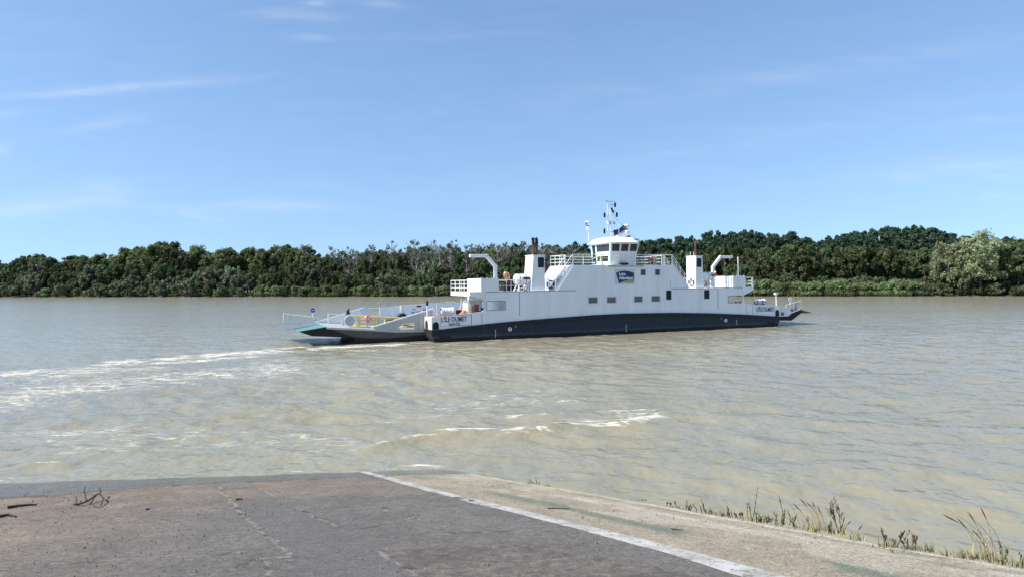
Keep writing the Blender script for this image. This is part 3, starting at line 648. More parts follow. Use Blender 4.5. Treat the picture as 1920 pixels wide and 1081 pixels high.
holes = [rrect(*q, r=.06) for q in lower + upper] + [rrect(*q, r=.14) for q in ends] + [rrect(*door, r=.03), rrect(*louv, r=.03)]
b = MB(); b.prism(outer, 0, .14, holes); shell = P_('side_plating', b, 'white')
b = MB(); b.prism([(at(958, 3), zdeck(9) + .02), (at(1352, 3), zdeck(33) + .02), (at(1352, DK), DK - .01), (uT3, DK - .01), (uT2, WD - .01), (uT1, WD - .01), (uT0, DK - .01), (at(958, DK), DK - .01)], .145, 5.2); house = P_('deckhouse', b, 'white')
b = MB(); b.box(uOL, at(958, DK) - .01, .145, 5.5, DK - .22, DK - .005); P_('house_deck', b, 'white'); b = MB(); b.box(at(1352, DK) + .01, uOR, .145, 5.5, DK - .22, DK - .005); P_('house_deck', b, 'white')
for u in (uBL0 + .4, uBR1 - .4): b = MB(); b.box(u - .1, u + .1, 5.1, 5.3, zdeck(u), DK - .22); P_('deck_pillar', b, 'white')
def window(q, glass='cabin_glass', frame=True):
    a, z0 = S(q[0], q[3]); c, z1 = S(q[2], q[1])
    w = MB(); w.box(a - .02, c + .02, .100, .143, z0 - .02, z1 + .02); o = P_('window', w, glass)
    if frame:
        f = MB(); t = .05; f.prism([(a - t, z0 - t), (c + t, z0 - t), (c + t, z1 + t), (a - t, z1 + t)], -.03, -.003, [[(a + .015, z0 + .015), (c - .015, z0 + .015), (c - .015, z1 - .015), (a + .015, z1 - .015)]]); P_('window_frame', f, 'panel', o)
    return o
for q in lower: window(q)
window(upper[0], 'glass'); window(upper[1], 'glass')
o = window(door, 'soot_black', False); o.name = 'side_door'
def louvre(name, plane_pts, k, mat='soot_black'):      # slatted grille between four 3-D corners (lower left, lower right, upper right, upper left)
    A, B_, C_, D_ = [Vector(p) for p in plane_pts]; nrm = (B_ - A).cross(D_ - A).normalized()
    g = MB(); g.hexa([A - nrm * .06, B_ - nrm * .06, C_ - nrm * .06, D_ - nrm * .06], [A + nrm * .004, B_ + nrm * .004, C_ + nrm * .004, D_ + nrm * .004]); o = P_(name, g, 'soot_black')
    s_ = MB()
    for i in range(k):
        f0 = (i + .2) / k; f1 = (i + .62) / k
        p0, p1, q0, q1 = A.lerp(D_, f0), B_.lerp(C_, f0), A.lerp(D_, f1), B_.lerp(C_, f1)
        s_.hexa([p0 + nrm * .04, p1 + nrm * .04, q1 + nrm * .006, q0 + nrm * .006], [p0 + nrm * .05, p1 + nrm * .05, q1 + nrm * .016, q0 + nrm * .016])
    P_('slats', s_, 'dark_grey', o); return o
a, z0 = S(louv[0], louv[3]); c, z1 = S(louv[2], louv[1])
louvre('vent_grille', [(a, .07, z0), (c, .07, z0), (c, .07, z1), (a, .07, z1)], 9)
# dark seal round the two see-through end openings, plating seams and deck-edge lines
for q in ends:
    r0 = rrect(*q, r=.14); cx = sum(p[0] for p in r0) / len(r0); cz = sum(p[1] for p in r0) / len(r0)
    grow = [(p[0] + (.05 if p[0] > cx else -.05), p[1] + (.05 if p[1] > cz else -.05)) for p in r0]
    f = MB(); f.prism(grow, -.02, -.004, [r0]); P_('opening_seal', f, 'seam')
b = MB()
def seam(px0, py0, px1, py1, w=.022):
    a, z0 = S(px0, py0); c, z1 = S(px1, py1); b.bar((a, -.004, z0), (c, -.004, z1), .012 if abs(a - c) < abs(z0 - z1) else .012, w) if abs(a - c) > abs(z0 - z1) else b.box(min(a, c) - w / 2, max(a, c) + w / 2, -.010, .002, min(z0, z1), max(z0, z1))
for s_ in ((974, 547.5, 974, 591), (1346, 539, 1346, 579), (903.5, 585, 903.5, 607), (884, 587, 884, 608.5), (1399.2, 570.5, 1399.2, 587), (1411.3, 571.5, 1411.3, 588.5), (1257.4, 527, 1257.4, 539)): seam(*s_)
P_('plating_seams', b, 'seam')
b = MB()
for (x0, y0, x1, y1) in ((911, 547.0, 1079, 544.2), (1258.5, 540.9, 1392, 538.6)):
    a, z0 = S(x0, y0); c, z1 = S(x1, y1); b.box(a, c, -.05, .002, DK - .055, DK - .012)
P_('deck_edge_moulding', b, 'seam')
b = MB(); a, z0 = S(1138, 498.6); c, z1 = S(1205, 498.6); b.box(a, c, -.16, -.004, z0 - .06, z0 + .06); P_('dirty_ledge', b, 'dirt_ledge')
b = MB(); b.box(at(1164, WD), at(1177, WD), -.10, .25, WD + .012, WD + .22); P_('deck_locker', b, 'soot_black')
# slanted dark frame line on the house ends
b = MB()
for pts in ([(907.5, 577), (910.5, 547.5)], [(1391.8, 539.5), (1393.6, 557)]):
    (a, z0), (c, z1) = S(*pts[0]), S(*pts[1]); b.bar((a, -.004, z0), (c, -.004, z1), .012, .03)
P_('end_frame_line', b, 'seam')

# region sign
def text_mesh(name, txt, height, mat, parent, loc, width=None, depth=.012, rot=(math.pi / 2, 0, 0), bold=0.0):
    cu = bpy.data.curves.new(name, 'FONT'); cu.body = txt; cu.size = 1; cu.extrude = .01; cu.offset = bold; cu.resolution_u = 4
    t = bpy.data.objects.new(name, cu); col.objects.link(t); dg = bpy.context.evaluated_depsgraph_get(); me = bpy.data.meshes.new_from_object(t.evaluated_get(dg)); bpy.data.objects.remove(t)
    co = np.empty(len(me.vertices) * 3, np.float32); me.vertices.foreach_get('co', co); co = co.reshape(-1, 3)
    capm = .7
    x0, x1 = co[:, 0].min(), co[:, 0].max(); sz = height / capm; sxx = (width / (x1 - x0)) if width else sz
    co[:, 0] = (co[:, 0] - x0) * sxx; co[:, 1] *= sz; co[:, 2] = np.sign(co[:, 2]) * depth / 2
    me.vertices.foreach_set('co', co.ravel()); me.update(); me.materials.clear(); me.materials.append(M[mat])
    o = bpy.data.objects.new(name, me); col.objects.link(o); o.parent = parent; o.location = loc; o.rotation_euler = rot; return o
x0, x1, y0, y1 = 1152.8, 1189.8, 505.2, 532.8
a, z0 = S(x0, y1); c, z1 = S(x1, y0); b = MB(); b.box(a, c, -.030, -.004, z0, z1); sign = P_('region_sign', b, 'panel')
Z4 = lambda x, y: S(1030 + x / 6.4, 500 + y / 6.4)
def arc(p, q, bulge, n=8):
    return [(p[0] + (q[0] - p[0]) * i / n, p[1] + (q[1] - p[1]) * i / n + bulge * 4 * (i / n) * (1 - i / n)) for i in range(n + 1)]
navy = arc((797, 74), (1012, 76), -25) + arc((1012, 160), (835, 202), -16)
b = MB(); b.prism([Z4(*p) for p in navy], -.040, -.0305); P_('logo_shape', b, 'navy_logo', sign)
olive = arc((845, 203), (1012, 166), -16) + [(1012, 190), (868, 192)]
b = MB(); b.prism([Z4(*p) for p in olive], -.038, -.0305); P_('logo_hill', b, 'olive', sign)
b = MB(); p0 = Z4(880, 207); p1 = Z4(1012, 195); b.box(p0[0], p1[0], -.036, -.0305, p0[1], p0[1] + .07); P_('logo_strip', b, 'hivis', sign)
pa = Z4(834, 104); pb = Z4(912, 104); text_mesh('sign_text', 'Loire', .20 * 1.5, 'ink_white', sign, (pa[0], -.048, pa[1]), width=pb[0] - pa[0], bold=.03)
pa = Z4(832, 151); pb = Z4(1000, 151); text_mesh('sign_text', 'Atlantique', .20 * 1.5, 'ink_white', sign, (pa[0], -.048, pa[1]), width=pb[0] - pa[0], bold=.03)
# names
def nameplate(x0, y0, x1, y1, lines):
    a, z0 = S(x0, y1); c, z1 = S(x1, y0); t = .025; f = MB(); f.prism([(a, z0), (c, z0), (c, z1), (a, z1)], -.012, -.002, [[(a + t, z0 + t), (c - t, z0 + t), (c - t, z1 - t), (a + t, z1 - t)]]); o = P_('name_plate', f, 'seam')
    for txt, xa, ya, xb, yb, h in lines:
        p, q = S(xa, ya), S(xb, yb); t_ = text_mesh('ship_name', txt, h, 'navy_ink', o, (p[0], -.018, p[1]), width=q[0] - p[0], bold=.010); t_.rotation_euler = (math.pi / 2, -math.atan2(q[1] - p[1], q[0] - p[0]), 0)
nameplate(826, 589, 883.5, 611, [("L'\u00ceLE DUMET", 828, 603.2, 875.5, 601.0, .44), ('NANTES', 841.5, 610, 862.8, 609, .27)])
nameplate(1417.5, 574.5, 1452, 584, [("L'\u00ceLE DUMET", 1419, 582.3, 1450.8, 582.9, .40)])

# house-deck boxes, end platform
def box_on_deck(u0, u1, zt, name):
    b = MB(); b.box(u0, u1, .15, 3.9, DK + .004, zt - .005); o = P_(name, b, 'gloss_white', bevel=.04)
    s_ = MB(); s_.box(u0 - .004, u0 + .002, .3, 3.8, DK + .62, DK + .645); s_.box(u0 - .004, u0 + .002, 1.9, 1.925, DK + .1, zt - .12)
    for k in range(4): s_.box(u0 + .15 + k * (u1 - u0 - .3) / 3 - .03, u0 + .15 + k * (u1 - u0 - .3) / 3 + .03, .05, .12, zt, zt + .07)
    P_('box_trim', s_, 'panel', o)
box_on_deck(uBL0, uBL1, ZB, 'deck_box'); box_on_deck(uBR0, uBR1, ZBR, 'deck_box')
b = MB(); b.box(uOL - .03, uOL + .05, .145, 5.6, DK - .40, DK + .03); P_('platform_fascia', b, 'gloss_white')
b = MB(); b.box(uOR - .05, uOR + .03, .145, 5.6, DK - .40, DK + .03); P_('platform_fascia', b, 'gloss_white')

def railing(pts, h=1.05, n_posts=None, rails=3, r=.028, mat='gloss_white', name='railing', parent=None, spacing=1.2):
    b = MB(); pts = [Vector(p) for p in pts]
    for p, q in zip(pts[:-1], pts[1:]):
        L = (q - p).length; k = n_posts or max(1, round(L / spacing))
        for i in range(k + 1):
            c = p.lerp(q, i / k); b.tube([c, c + Vector((0, 0, h))], r * 1.25, 6)
        for j in range(rails):
            z = Vector((0, 0, h * (j + 1) / rails)); b.tube([p + z, q + z], r if j < rails - 1 else r * 1.3, 6)
    return P_(name, b, mat, parent)
railing([(uBL0 - .02, 5.55, DK), (uOL, 5.55, DK), (uOL, .25, DK)], 1.08, rails=3, r=.034, spacing=1.25)
railing([(uOR, .25, DK), (uOR, 5.5, DK)], 1.08, rails=3, r=.03, spacing=1.6); railing([(uBR1 + .05, .1, DK), (uOR, .1, DK)], 1.08, rails=2, r=.03, n_posts=1)
railing([(uBL1 + .05, .2, DK), (at(983, DK), .2, DK)], 1.08, rails=2, r=.03, spacing=1.3)
railing([(at(1345, DK), .2, DK), (uBR0 - .03, .2, DK)], 1.08, rails=2, r=.028, spacing=1.1)
railing([(uBL1, 5.3, DK), (at(1045, DK, 5.3), 5.3, DK)], 1.05, rails=2, r=.026, spacing=1.6); railing([(uT3 + .6, 5.3, DK), (uBR0, 5.3, DK)], 1.05, rails=2, r=.026, spacing=1.6)
# wheelhouse deck rails
railing([(uT1, .1, WD), (at(1148, WD), .1, WD)], 1.05, rails=3, r=.028, spacing=1.15)
railing([(at(1148, WD), .1, WD), (at(1193, WD), .1, WD)], .9, rails=2, r=.018, spacing=1.5)
railing([(at(1193, WD), .1, WD), (uT2, .1, WD)], 1.05, rails=3, r=.026, spacing=1.2)
railing([(uT1, 5.1, WD), (uT2, 5.1, WD)], 1.05, rails=3, r=.026, spacing=1.4)
railing([(uT1, 1.9, WD), (uT1, 5.1, WD)], 1.05, rails=3, r=.026, spacing=1.2); railing([(uT2, 1.9, WD), (uT2, 5.1, WD)], 1.05, rails=3, r=.026, spacing=1.2)

# outside stairs on both slopes
def stairs(ua, ub, dirn):
    lo, hi = Vector((ua, 0, DK)), Vector((ub, 0, WD)); d = hi - lo
    b = MB()
    for v in (.10, 1.55): b.bar((ua, v, DK + .06), (ub, v, WD + .02), .05, .26)
    o = P_('stairs', b, 'gloss_white'); t = MB(); n = 12
    for i in range(1, n):
        c = lo + d * (i / n); t.box(c.x - .14, c.x + .14, .14, 1.51, c.z + .06, c.z + .10)
    P_('treads', t, 'gloss_white', o)
    h = MB()
    for v in (.10, 1.55):
        for k in (.38, .72, 1.05): h.tube([(ua, v, DK + k), (ub, v, WD + k)], .03 if k > 1 else .024, 6)
        for i in range(5):
            c = lo + d * (i / 4); h.tube([(c.x, v, c.z), (c.x, v, c.z + 1.05)], .03, 6)
    P_('handrail', h, 'gloss_white', o)
slope = (uT1 - uT0)
stairs(uT0 - .12, uT1 - .05, 1); stairs(uT3 + .12, uT2 + .05, -1)

# funnels
def funnel(c0b, c0t, c1b, c1t, zb, zt, v0, v1, end_b, end_t, lou, side):
    # near-face corners along the ship at bottom and top; end face slopes
    b = MB(); b.hexa([(c0b, v0, zb), (c1b, v0, zb), (c1b, v1, zb), (c0b + end_b, v1, zb)], [(c0t, v0, zt), (c1t, v0, zt), (c1t, v1, zt), (c0t + end_t, v1, zt)])
    o = P_('funnel', b, 'white', bevel=.03); t = MB(); t.box(min(c0t, c1t) - .05, max(c0t, c1t) + .05, v0 - .05, v1 + .05, zt, zt + .07); P_('funnel_cap', t, 'gloss_white', o); return o
zf = S(1010, 479, .35)[1]
funnel(at(995.3, DK, .35), at(1000.2, zf, .35), at(1022.2, DK, .35), at(1021.6, zf, .35), DK - .004, zf, .35, 2.2, 0, 0, None, 0)
q = [S3(1008.5, 501.5, .35), S3(1020, 501.5, .35), S3(1020, 482.4, .35), S3(1008.5, 482.4, .35)]; louvre('vent_grille', q, 9)
zf2 = S(1310, 480.3, .35)[1]
funnel(at(1304.6, DK, .35), at(1304.6, zf2, .35), at(1320.2, DK, .35), at(1317, zf2, .35), DK - .004, zf2, .35, 2.0, 0, 0, None, 0)
q = [S3(1306.2, 500.6, .35), S3(1315.2, 500.6, .35), S3(1315, 484, .35), S3(1306.4, 484, .35)]; louvre('vent_grille', q, 8)
for px, v in ((999.8, 1.1), (1006.2, 1.1)):
    zt = S(px, 449.5, v)[1]; u = at(px, zf + 1, v); b = MB(); b.tube([(u, v, zf + .05), (u, v, zt)], .125, 10); o = P_('exhaust_pipe', b, 'rust')
    k = MB(); k.tube([(u, v, zt - .45), (u, v, zt + .02), (u - .1, v, zt + .16)], [.14, .15, .15], 10); P_('pipe_cap', k, 'soot_black', o)
v = 1.0; u = at(1304, zf2 + 1, v); zt = S(1304, 456, v)[1]; b = MB(); b.tube([(u, v, zf2 + .05), (u, v, zt), (u + .12, v, zt + .22), (u + .62, v, zt + .36)], .10, 10); P_('exhaust_pipe', b, 'rust')
for px in (1292.5, 1298.5): 
    u = at(px, zf2, 1.6); b = MB(); b.tube([(u + .15, 1.6, zf2), (u + .15, 1.6, zf2 + .55)], .025, 6); P_('whip_aerial', b, 'gloss_white')
text_mesh('funnel_mark', 'AV', .22, 'seam', ferry, (at(1304.6, zf2, .35) - .012, 1.75, zf2 - .42), width=.5, rot=(math.pi / 2, 0, -math.pi / 2))

# life-raft cradles, davit gantries, aerial post
def gantry(pts, v):
    b = MB(); P = [S3(x, y, v) for x, y in pts]
    for i in range(len(P) - 1):
        p, q = Vector(P[i]), Vector(P[i + 1]); d = (q - p).normalized(); p = p - d * (.12 if i else 0); q = q + d * (.12 if i < len(P) - 2 else 0); b.bar(p, q, .32, .29)
    o = P_('davit_gantry', b, 'gloss_white', bevel=.03); t = P[-1]; k = MB(); k.tube([(t[0] + (.3 if pts[-1][0] < pts[0][0] else -.3), v, t[2] - .1), (t[0] + (.3 if pts[-1][0] < pts[0][0] else -.3), v, t[2] - .35)], .06, 8); P_('hook_block', k, 'steel', o)
gantry([(928.8, 522), (928.6, 498.8), (912, 479.8), (880.5, 479.8)], 1.2)
gantry([(1336.5, 538), (1336.8, 500.5), (1350.5, 481.8), (1372, 481.8)], 1.2)
b = MB(); u = at(1384, ZBR, 1.0); b.tube([(u, 1.0, ZBR), (u, 1.0, S(1384, 481.5, 1.0)[1])], .055, 8); P_('aerial_post', b, 'gloss_white')
def cradle(u0, u1, v0, v1, zt):
    b = MB()
    for u in (u0 + .25, u1 - .25):
        b.bar((u, v0, DK), (u + .18, v0 + .3, zt), .09); b.bar((u, v1, DK), (u + .18, v1 - .3, zt), .09); b.bar((u, v0, DK + .15), (u, v1, DK + .15), .07); b.bar((u + .18, v0 + .1, zt), (u + .18, v1 - .1, zt), .09)
    b.bar((u0 + .25, v0, DK + .15), (u1 - .25, v0 + .1, zt - .05), .06); b.bar((u0 + .4, v1, zt - .03), (u1 - .2, v1, zt - .03), .07)
    P_('raft_cradle', b, 'gloss_white')
def raft(u0, u1, v, zc, r, label):
    loc = ship_world((u0 + u1) / 2, v, zc - r); t = empty('life_raft_canister', loc, label, 'life raft', 'life raft canisters on the ferry', TH); L = (u1 - u0) / 2
    b = MB(); b.tube([(-L, 0, r), (-L + .03, 0, r), (-L + .10, 0, r), (0, 0, r), (L - .10, 0, r), (L - .03, 0, r), (L, 0, r)], [r * .78, r * .92, r, r, r, r * .92, r * .78], 20); b.build('barrel', M['gloss_white'], t)
    s_ = MB()
    for x in (-L * .45, L * .45): s_.torus((x, 0, r), (1, 0, 0), r * 1.0, .025, 24, 6)
    s_.box(-.05, L * .93, -r * 1.025, -r * .985, r * 1.0, r * 1.36) ; s_.build('strap', M['soot_black'], t)
u0, u1 = at(963, DK + 1, 1.0), at(990, DK + 1, 1.0); zc = S(976, 523.5, 1.0)[1]
cradle(u0, u1, .45, 1.55, zc - .52); raft(u0 + .12, u1 + .02, 1.0, zc, .52, 'white life raft canister beside the wider funnel with two exhaust pipes')
u0, u1 = at(1319, DK + 1, 1.0), at(1338, DK + 1, 1.0); zc = S(1328, 517.5, 1.0)[1]
cradle(u0, u1, .5, 1.5, zc - .45); raft(u0 + .1, u1 - .1, 1.0, zc, .44, 'white life raft canister under the gantry beside the narrower funnel')
u0 = at(1024, DK + .8, 2.6); b = MB(); b.tube([(u0, 2.6, DK + .02), (u0, 2.6, DK + 1.0), (u0, 2.6, DK + 1.3), (u0 , 2.6, DK + 1.42)], [.32, .32, .26, .1], 14); P_('mushroom_vent', b, 'gloss_white')
b = MB(); a = at(944, DK, 2.2); b.box(a, a + 1.5, 1.9, 2.9, DK + .01, DK + .85); b.tube([(a + .3, 1.7, DK + .9), (a + 1.2, 1.7, DK + .9)], .26, 12); b.bar((a + .1, 1.8, DK + .3), (a + 1.3, 1.8, DK + 1.0), .09); P_('raft_winch', b, 'soot_black')

# lifebuoys (hung up, things of their own)
def lifebuoy(u, v, z, axis, label, ring='orange', band='gloss_white', R_=.29, r=.075):
    t = empty('lifebuoy', ship_world(u, v, z - R_), label, 'lifebuoy', 'lifebuoys hung on the ferry', TH)
    b = MB(); b.torus((0, 0, R_), axis, R_, r, 28, 8); b.build('ring', M[ring], t)
    s_ = MB()
    for k in range(4): s_.torus((0, 0, R_), axis, R_, r * 1.06, 3, 8, a0=k * math.pi / 2 + .6, a1=k * math.pi / 2 + .95)
    s_.build('band', M[band], t); return t
lifebuoy(*S3(1032, 532.6, .0)[:1], -.02, S(1032, 532.6)[1], (0, 1, 0), 'black and white lifebuoy at the foot of the long outside stairs', 'soot_black', 'gloss_white', .36, .07)
u, z = S(1295.8, 529, .3); lifebuoy(at(1304.6, DK + .6, .35) - .12, .95, z, (1, .12, 0), 'brownish lifebuoy on the sunlit face of the narrower funnel', 'rust', 'cream', .34, .07)
u, z = S(950, 516.5, 1.0); lifebuoy(u, 1.0, z, (.5, -.85, .25), 'orange lifebuoy with pale band standing above the rail left of the life raft', 'orange', 'gloss_white', .33, .10)
u, z = S(1341, 514, .8); lifebuoy(u, .8, z, (.75, -.6, 0), 'orange lifebuoy hung on the gantry post by the narrower funnel', 'orange', 'gloss_white', .30, .09)
b = MB(); u, z = S(950, 516.5, 1.0); b.bar((u, 1.08, DK), (u, 1.08, z + .3), .05); P_('lifebuoy_post', b, 'gloss_white')

# ---------------- wheelhouse
zr0 = S(1145, 456, .2)[1]
v0, v1 = .55, 5.0; wl, wr = at(1143.5, WD, v0), at(1190, WD, v0); H_ = zr0 - WD; ch = .95
def ring(z):
    f = (z - WD) / H_; lu, lv = .16 * f, .42 * f
    return [(wl - lu, v0 - lv, z), (wr + lu + .12 * f, v0 - lv, z), (wr + lu + .12 * f, v1 + lv, z), (wl + ch - lu, v1 + lv, z), (wl - lu, v1 - ch + lv * .4, z)]
inner = [[(x + .18 * (1 if x < (wl + wr) / 2 else -1), y + .18 * (1 if y < 2.5 else -1), z) for x, y, z in ring(zz)] for zz in (WD + .02, zr0 - .02)]
b = MB(); b.hexa(*inner); wheel_in = P_('wheelhouse_interior', b, 'soot_black')
lo, hi = ring(WD + .004), ring(zr0)
def facet(i, holes, mat, panes):
    A, B_, C_, D_ = [Vector(p) for p in (lo[i], lo[(i + 1) % 5], hi[(i + 1) % 5], hi[i])]
    nrm = (B_ - A).cross(D_ - A).normalized(); ctr = (A + C_) / 2
    if nrm.dot(ctr - Vector(((wl + wr) / 2, 2.6, ctr.z))) < 0: nrm = -nrm
    P = lambda s, t: (A.lerp(B_, s)).lerp(D_.lerp(C_, s), t)
    m = MB(); m.prism([(0, 0), (1, 0), (1, 1), (0, 1)], 0, 1, [[(h[0], h[1]), (h[2], h[1]), (h[2], h[3]), (h[0], h[3])] for h in holes])
    m.v = [tuple(P(x, z) - nrm * (.07 * y)) for x, y, z in m.v]; w = P_('wheelhouse_wall', m, mat)
    for h, g in zip(holes, panes):
        p = MB(); Q = [P(h[0], h[1]), P(h[2], h[1]), P(h[2], h[3]), P(h[0], h[3])]; p.hexa([x - nrm * .068 for x in Q], [x - nrm * .04 for x in Q]); o = P_('wheelhouse_window' if g == 'glass' else 'wheelhouse_door', p, g)
        if g == 'glass':
            wv = MB(); top = P((h[0] + h[2]) / 2, min(h[3] + .035, .98)) + nrm * .05; bot = P((h[0] + h[2]) / 2 + .05, h[1] + .12) + nrm * .02; wv.bar(top, bot, .03); P_('wiper', wv, 'soot_black', o)
tz = lambda py: (S(1150, py, .2)[1] - WD) / H_
w0, w1 = tz(470.8), tz(457.3)
# near side: three windows; facet 0 runs along the ship
facet(0, [(.06, w0, .335, w1), (.385, w0, .655, w1), (.705, w0, .965, w1)], 'white', ['glass'] * 3)
facet(1, [(.1, w0, .46, w1), (.54, w0, .9, w1)], 'white', ['glass'] * 2)
facet(2, [(.06, w0, .335, w1), (.385, w0, .94, w1)], 'white', ['glass'] * 2)
facet(3, [(.25, w0, .75, w1)], 'mint', ['glass'])
# sunlit end: door, big window, dark lower opening   (facet 4 runs from far to near)
facet(4, [(.07, .06, .235, .965), (.30, w0, .955, w1), (.30, .17, .90, .43)], 'mint', ['soot_black', 'glass', 'soot_black'])
b = MB(); ov = .38
r0 = ring(zr0); c0 = Vector(((wl + wr) / 2, (v0 + v1) / 2, 0))
def grow(pts, g, z): 
    out = []
    for p in pts:
        d = Vector((p[0], p[1], 0)) - c0; s_ = (d.length + g * 1.25) / d.length; out.append((c0.x + d.x * s_, c0.y + d.y * s_, z))
    return out
def cutc(pts, k=.16):
    out = []
    for i in range(len(pts)):
        p, a, c = Vector(pts[i]), Vector(pts[i - 1]), Vector(pts[(i + 1) % len(pts)]); out += [p.lerp(a, k), p.lerp(c, k)]
    return [tuple(x) for x in out]
zt = S(1145, 445.6, 1.5)[1]
b.hexa(cutc(grow(r0, ov - .10, zr0 + .004)), cutc(grow(r0, ov, zr0 + .10))); b.hexa(cutc(grow(r0, ov, zr0 + .101)), cutc(grow(r0, -.35, zt))); roof = P_('wheelhouse_roof', b, 'gloss_white')
# mast
mv = 2.4; mu = at(1145, zt + 2, mv); MZ = lambda py: S(1145, py, mv)[1]
b = MB(); b.tube([(mu - .06, mv, zt - .1), (mu - .06, mv, MZ(379))], .05, 8); b.tube([(mu + .10, mv + .1, zt - .1), (mu + .10, mv + .1, MZ(400))], .05, 8); mast = P_('mast', b, 'gloss_white')
MU = lambda px, py: S(px, py, mv)[0]
def cross(px0, px1, py, mat='gloss_white', t=.07):
    k = MB(); k.bar((MU(px0, py), mv, MZ(py)), (MU(px1, py), mv, MZ(py)), t); P_('crosstree', k, mat, mast)
cross(1135, 1156.5, 403.6, t=.06); cross(1137, 1152, 434.6, t=.13); cross(1138, 1151.5, 416.5, t=.16); cross(1137, 1152, 378, t=.12); cross(1144, 1153, 384, 'steel', .06)
b = MB(); b.tube([(MU(1137.8, 436), mv - .1, MZ(435)), (MU(1137.8, 378), mv - .1, MZ(378))], .035, 6); b.tube([(MU(1149, 404), mv, MZ(404)), (MU(1153, 395), mv, MZ(394))], .03, 6); P_('mast_stay_tube', b, 'gloss_white', mast)
for px, py, h in ((1153.3, 384, .5), (1133.5, 403.8, .52), (1156.6, 402.4, .52), (1133.3, 433.6, .54), (1147.2, 392, .3), (1149.2, 396.5, .3)):
    k = MB(); u, z = MU(px, py), MZ(py); k.tube([(u, mv, z - h / 2), (u, mv, z - h / 2 + .08), (u, mv, z + h / 2 - .08), (u, mv, z + h / 2)], [.06, .11, .11, .06], 8); P_('navigation_light', k, 'soot_black', mast)
k = MB(); u, z = MU(1151.5, 417), MZ(418.5); k.tube([(u, mv, z - .12), (u, mv, z + .12)], .13, 10); P_('mast_lamp', k, 'steel', mast); k = MB(); k.tube([(MU(1140, 418), mv - .15, MZ(421)), (MU(1140, 418), mv - .15, MZ(417))], [.26, .2], 12); P_('mast_loudhailer', k, 'steel', mast); k = MB(); k.box(MU(1136, 379), MU(1138.6, 379), mv - .1, mv + .1, MZ(381), MZ(376)); P_('mast_camera', k, 'steel', mast)
b = MB()
for px, py, v in ((1106, 444, 4.2), (1186, 447, .6), (1186, 444, 4.6), (1198, 452, .4)): b.tube([S3(1141 if px < 1145 else 1150, 405, mv), S3(px, py, v)], .010, 4)
P_('mast_stay', b, 'steel', mast)
def searchlight(px, py0, py1, v):
    z0 = S(px, py0, v)[1]; z1 = S(px, py1, v)[1]; u = at(px, (z0 + z1) / 2, v); b = MB(); b.tube([(u, v, zt - .25), (u, v, z1 - .2)], .04, 8); o = P_('searchlight_post', b, 'gloss_white', None)
    k = MB(); k.tube([(u - .22, v, z1 - .12), (u - .10, v, z1 - .1), (u + .18, v, z1 - .06)], [.24, .25, .12], 14); k.tube([(u - .18, v + .05, z1 - .72), (u, v, z1 - .70), (u + .18, v, z1 - .68)], [.19, .2, .1], 14); P_('lamp_head', k, 'gloss_white', o)
    d = MB(); d.tube([(u - .235, v, z1 - .12), (u - .222, v, z1 - .12)], .2, 14); d.bar((u + .05, v, z1 - .36), (u - .2, v, z1 - .36), .1); P_('lamp_lens', d, 'dark_grey', o)
searchlight(1103.2, 443.5, 416.5, 3.6); searchlight(1176.5, 447, 422.5, 1.2)
u, z = S(1175, 446.5, .9); b = MB(); b.tube([(u - .3, .9, z - .12), (u, .9, z - .02), (u + .35, .9, z + .08)], [.12, .2, .24], 12); P_('loudspeaker_horn', b, 'soot_black')
b = MB()
for k in range(3):
    u, z = S(1182 + 5 * k, 450, 1.2 + .8 * k); b.box(u - .4, u + .3, 1.0 + .8 * k, 1.35 + .8 * k, z - .05, z + .12)
P_('roof_floodlight', b, 'steel')
u, z = S(1157, 443.5, 1.6); b = MB(); b.tube([(u, 1.6, zt - .1), (u, 1.6, zt + .1), (u, 1.6, zt + .22)], [.22, .22, .08], 12); P_('antenna_dome', b, 'gloss_white')
u = at(1160.5, zt + .8, 1.4); b = MB(); b.tube([(u, 1.4, zt - .2), (u, 1.4, zt + 1.65)], .02, 6); P_('whip_aerial', b, 'gloss_white')
# flag on its staff
fu0, fz1 = S(1174.5, 421, 2.0); fu1 = S(1151, 430, 2.0)[0]; fz0 = S(1170, 436, 2.0)[1]
b = MB(); b.tube([(fu0 + .03, 2.0, zt - .1), (fu0 + .03, 2.0, fz1 + .1)], .025, 6); P_('flag_staff', b, 'gloss_white')
flag = empty('flag', ship_world(fu0, 2.0, fz1), 'dark blue and white flag flying from the staff on the wheelhouse roof', 'flag', rz=TH)
def flag_piece(name, t0, t1, mat):
    n, m_ = 16, 5; L = fu0 - fu1; Hh = .82; vs = []
    for side in (0, .012):
        for i in range(n + 1):
            for j in range(m_ + 1):
                f = i / n; t = t0 + (t1 - t0) * j / m_; vs.append((-L * f, .16 * f * math.sin(f * 9 + t) + side, -.05 - Hh * t - .62 * f ** 1.2 + .07 * math.sin(f * 7)))
    fs = []; k = (n + 1) * (m_ + 1)
    for i in range(n):
        for j in range(m_):
            a = i * (m_ + 1) + j; fs += [(a, a + 1, a + m_ + 2, a + m_ + 1), (a + k, a + k + m_ + 1, a + k + m_ + 2, a + k + 1)]
    o = MB().add(vs, fs, True).build(name, M[mat], flag, recalc=False); return o
flag_piece('blue_field', 0, .68, 'navy_logo'); flag_piece('white_stripe', .68, 1.0, 'panel')
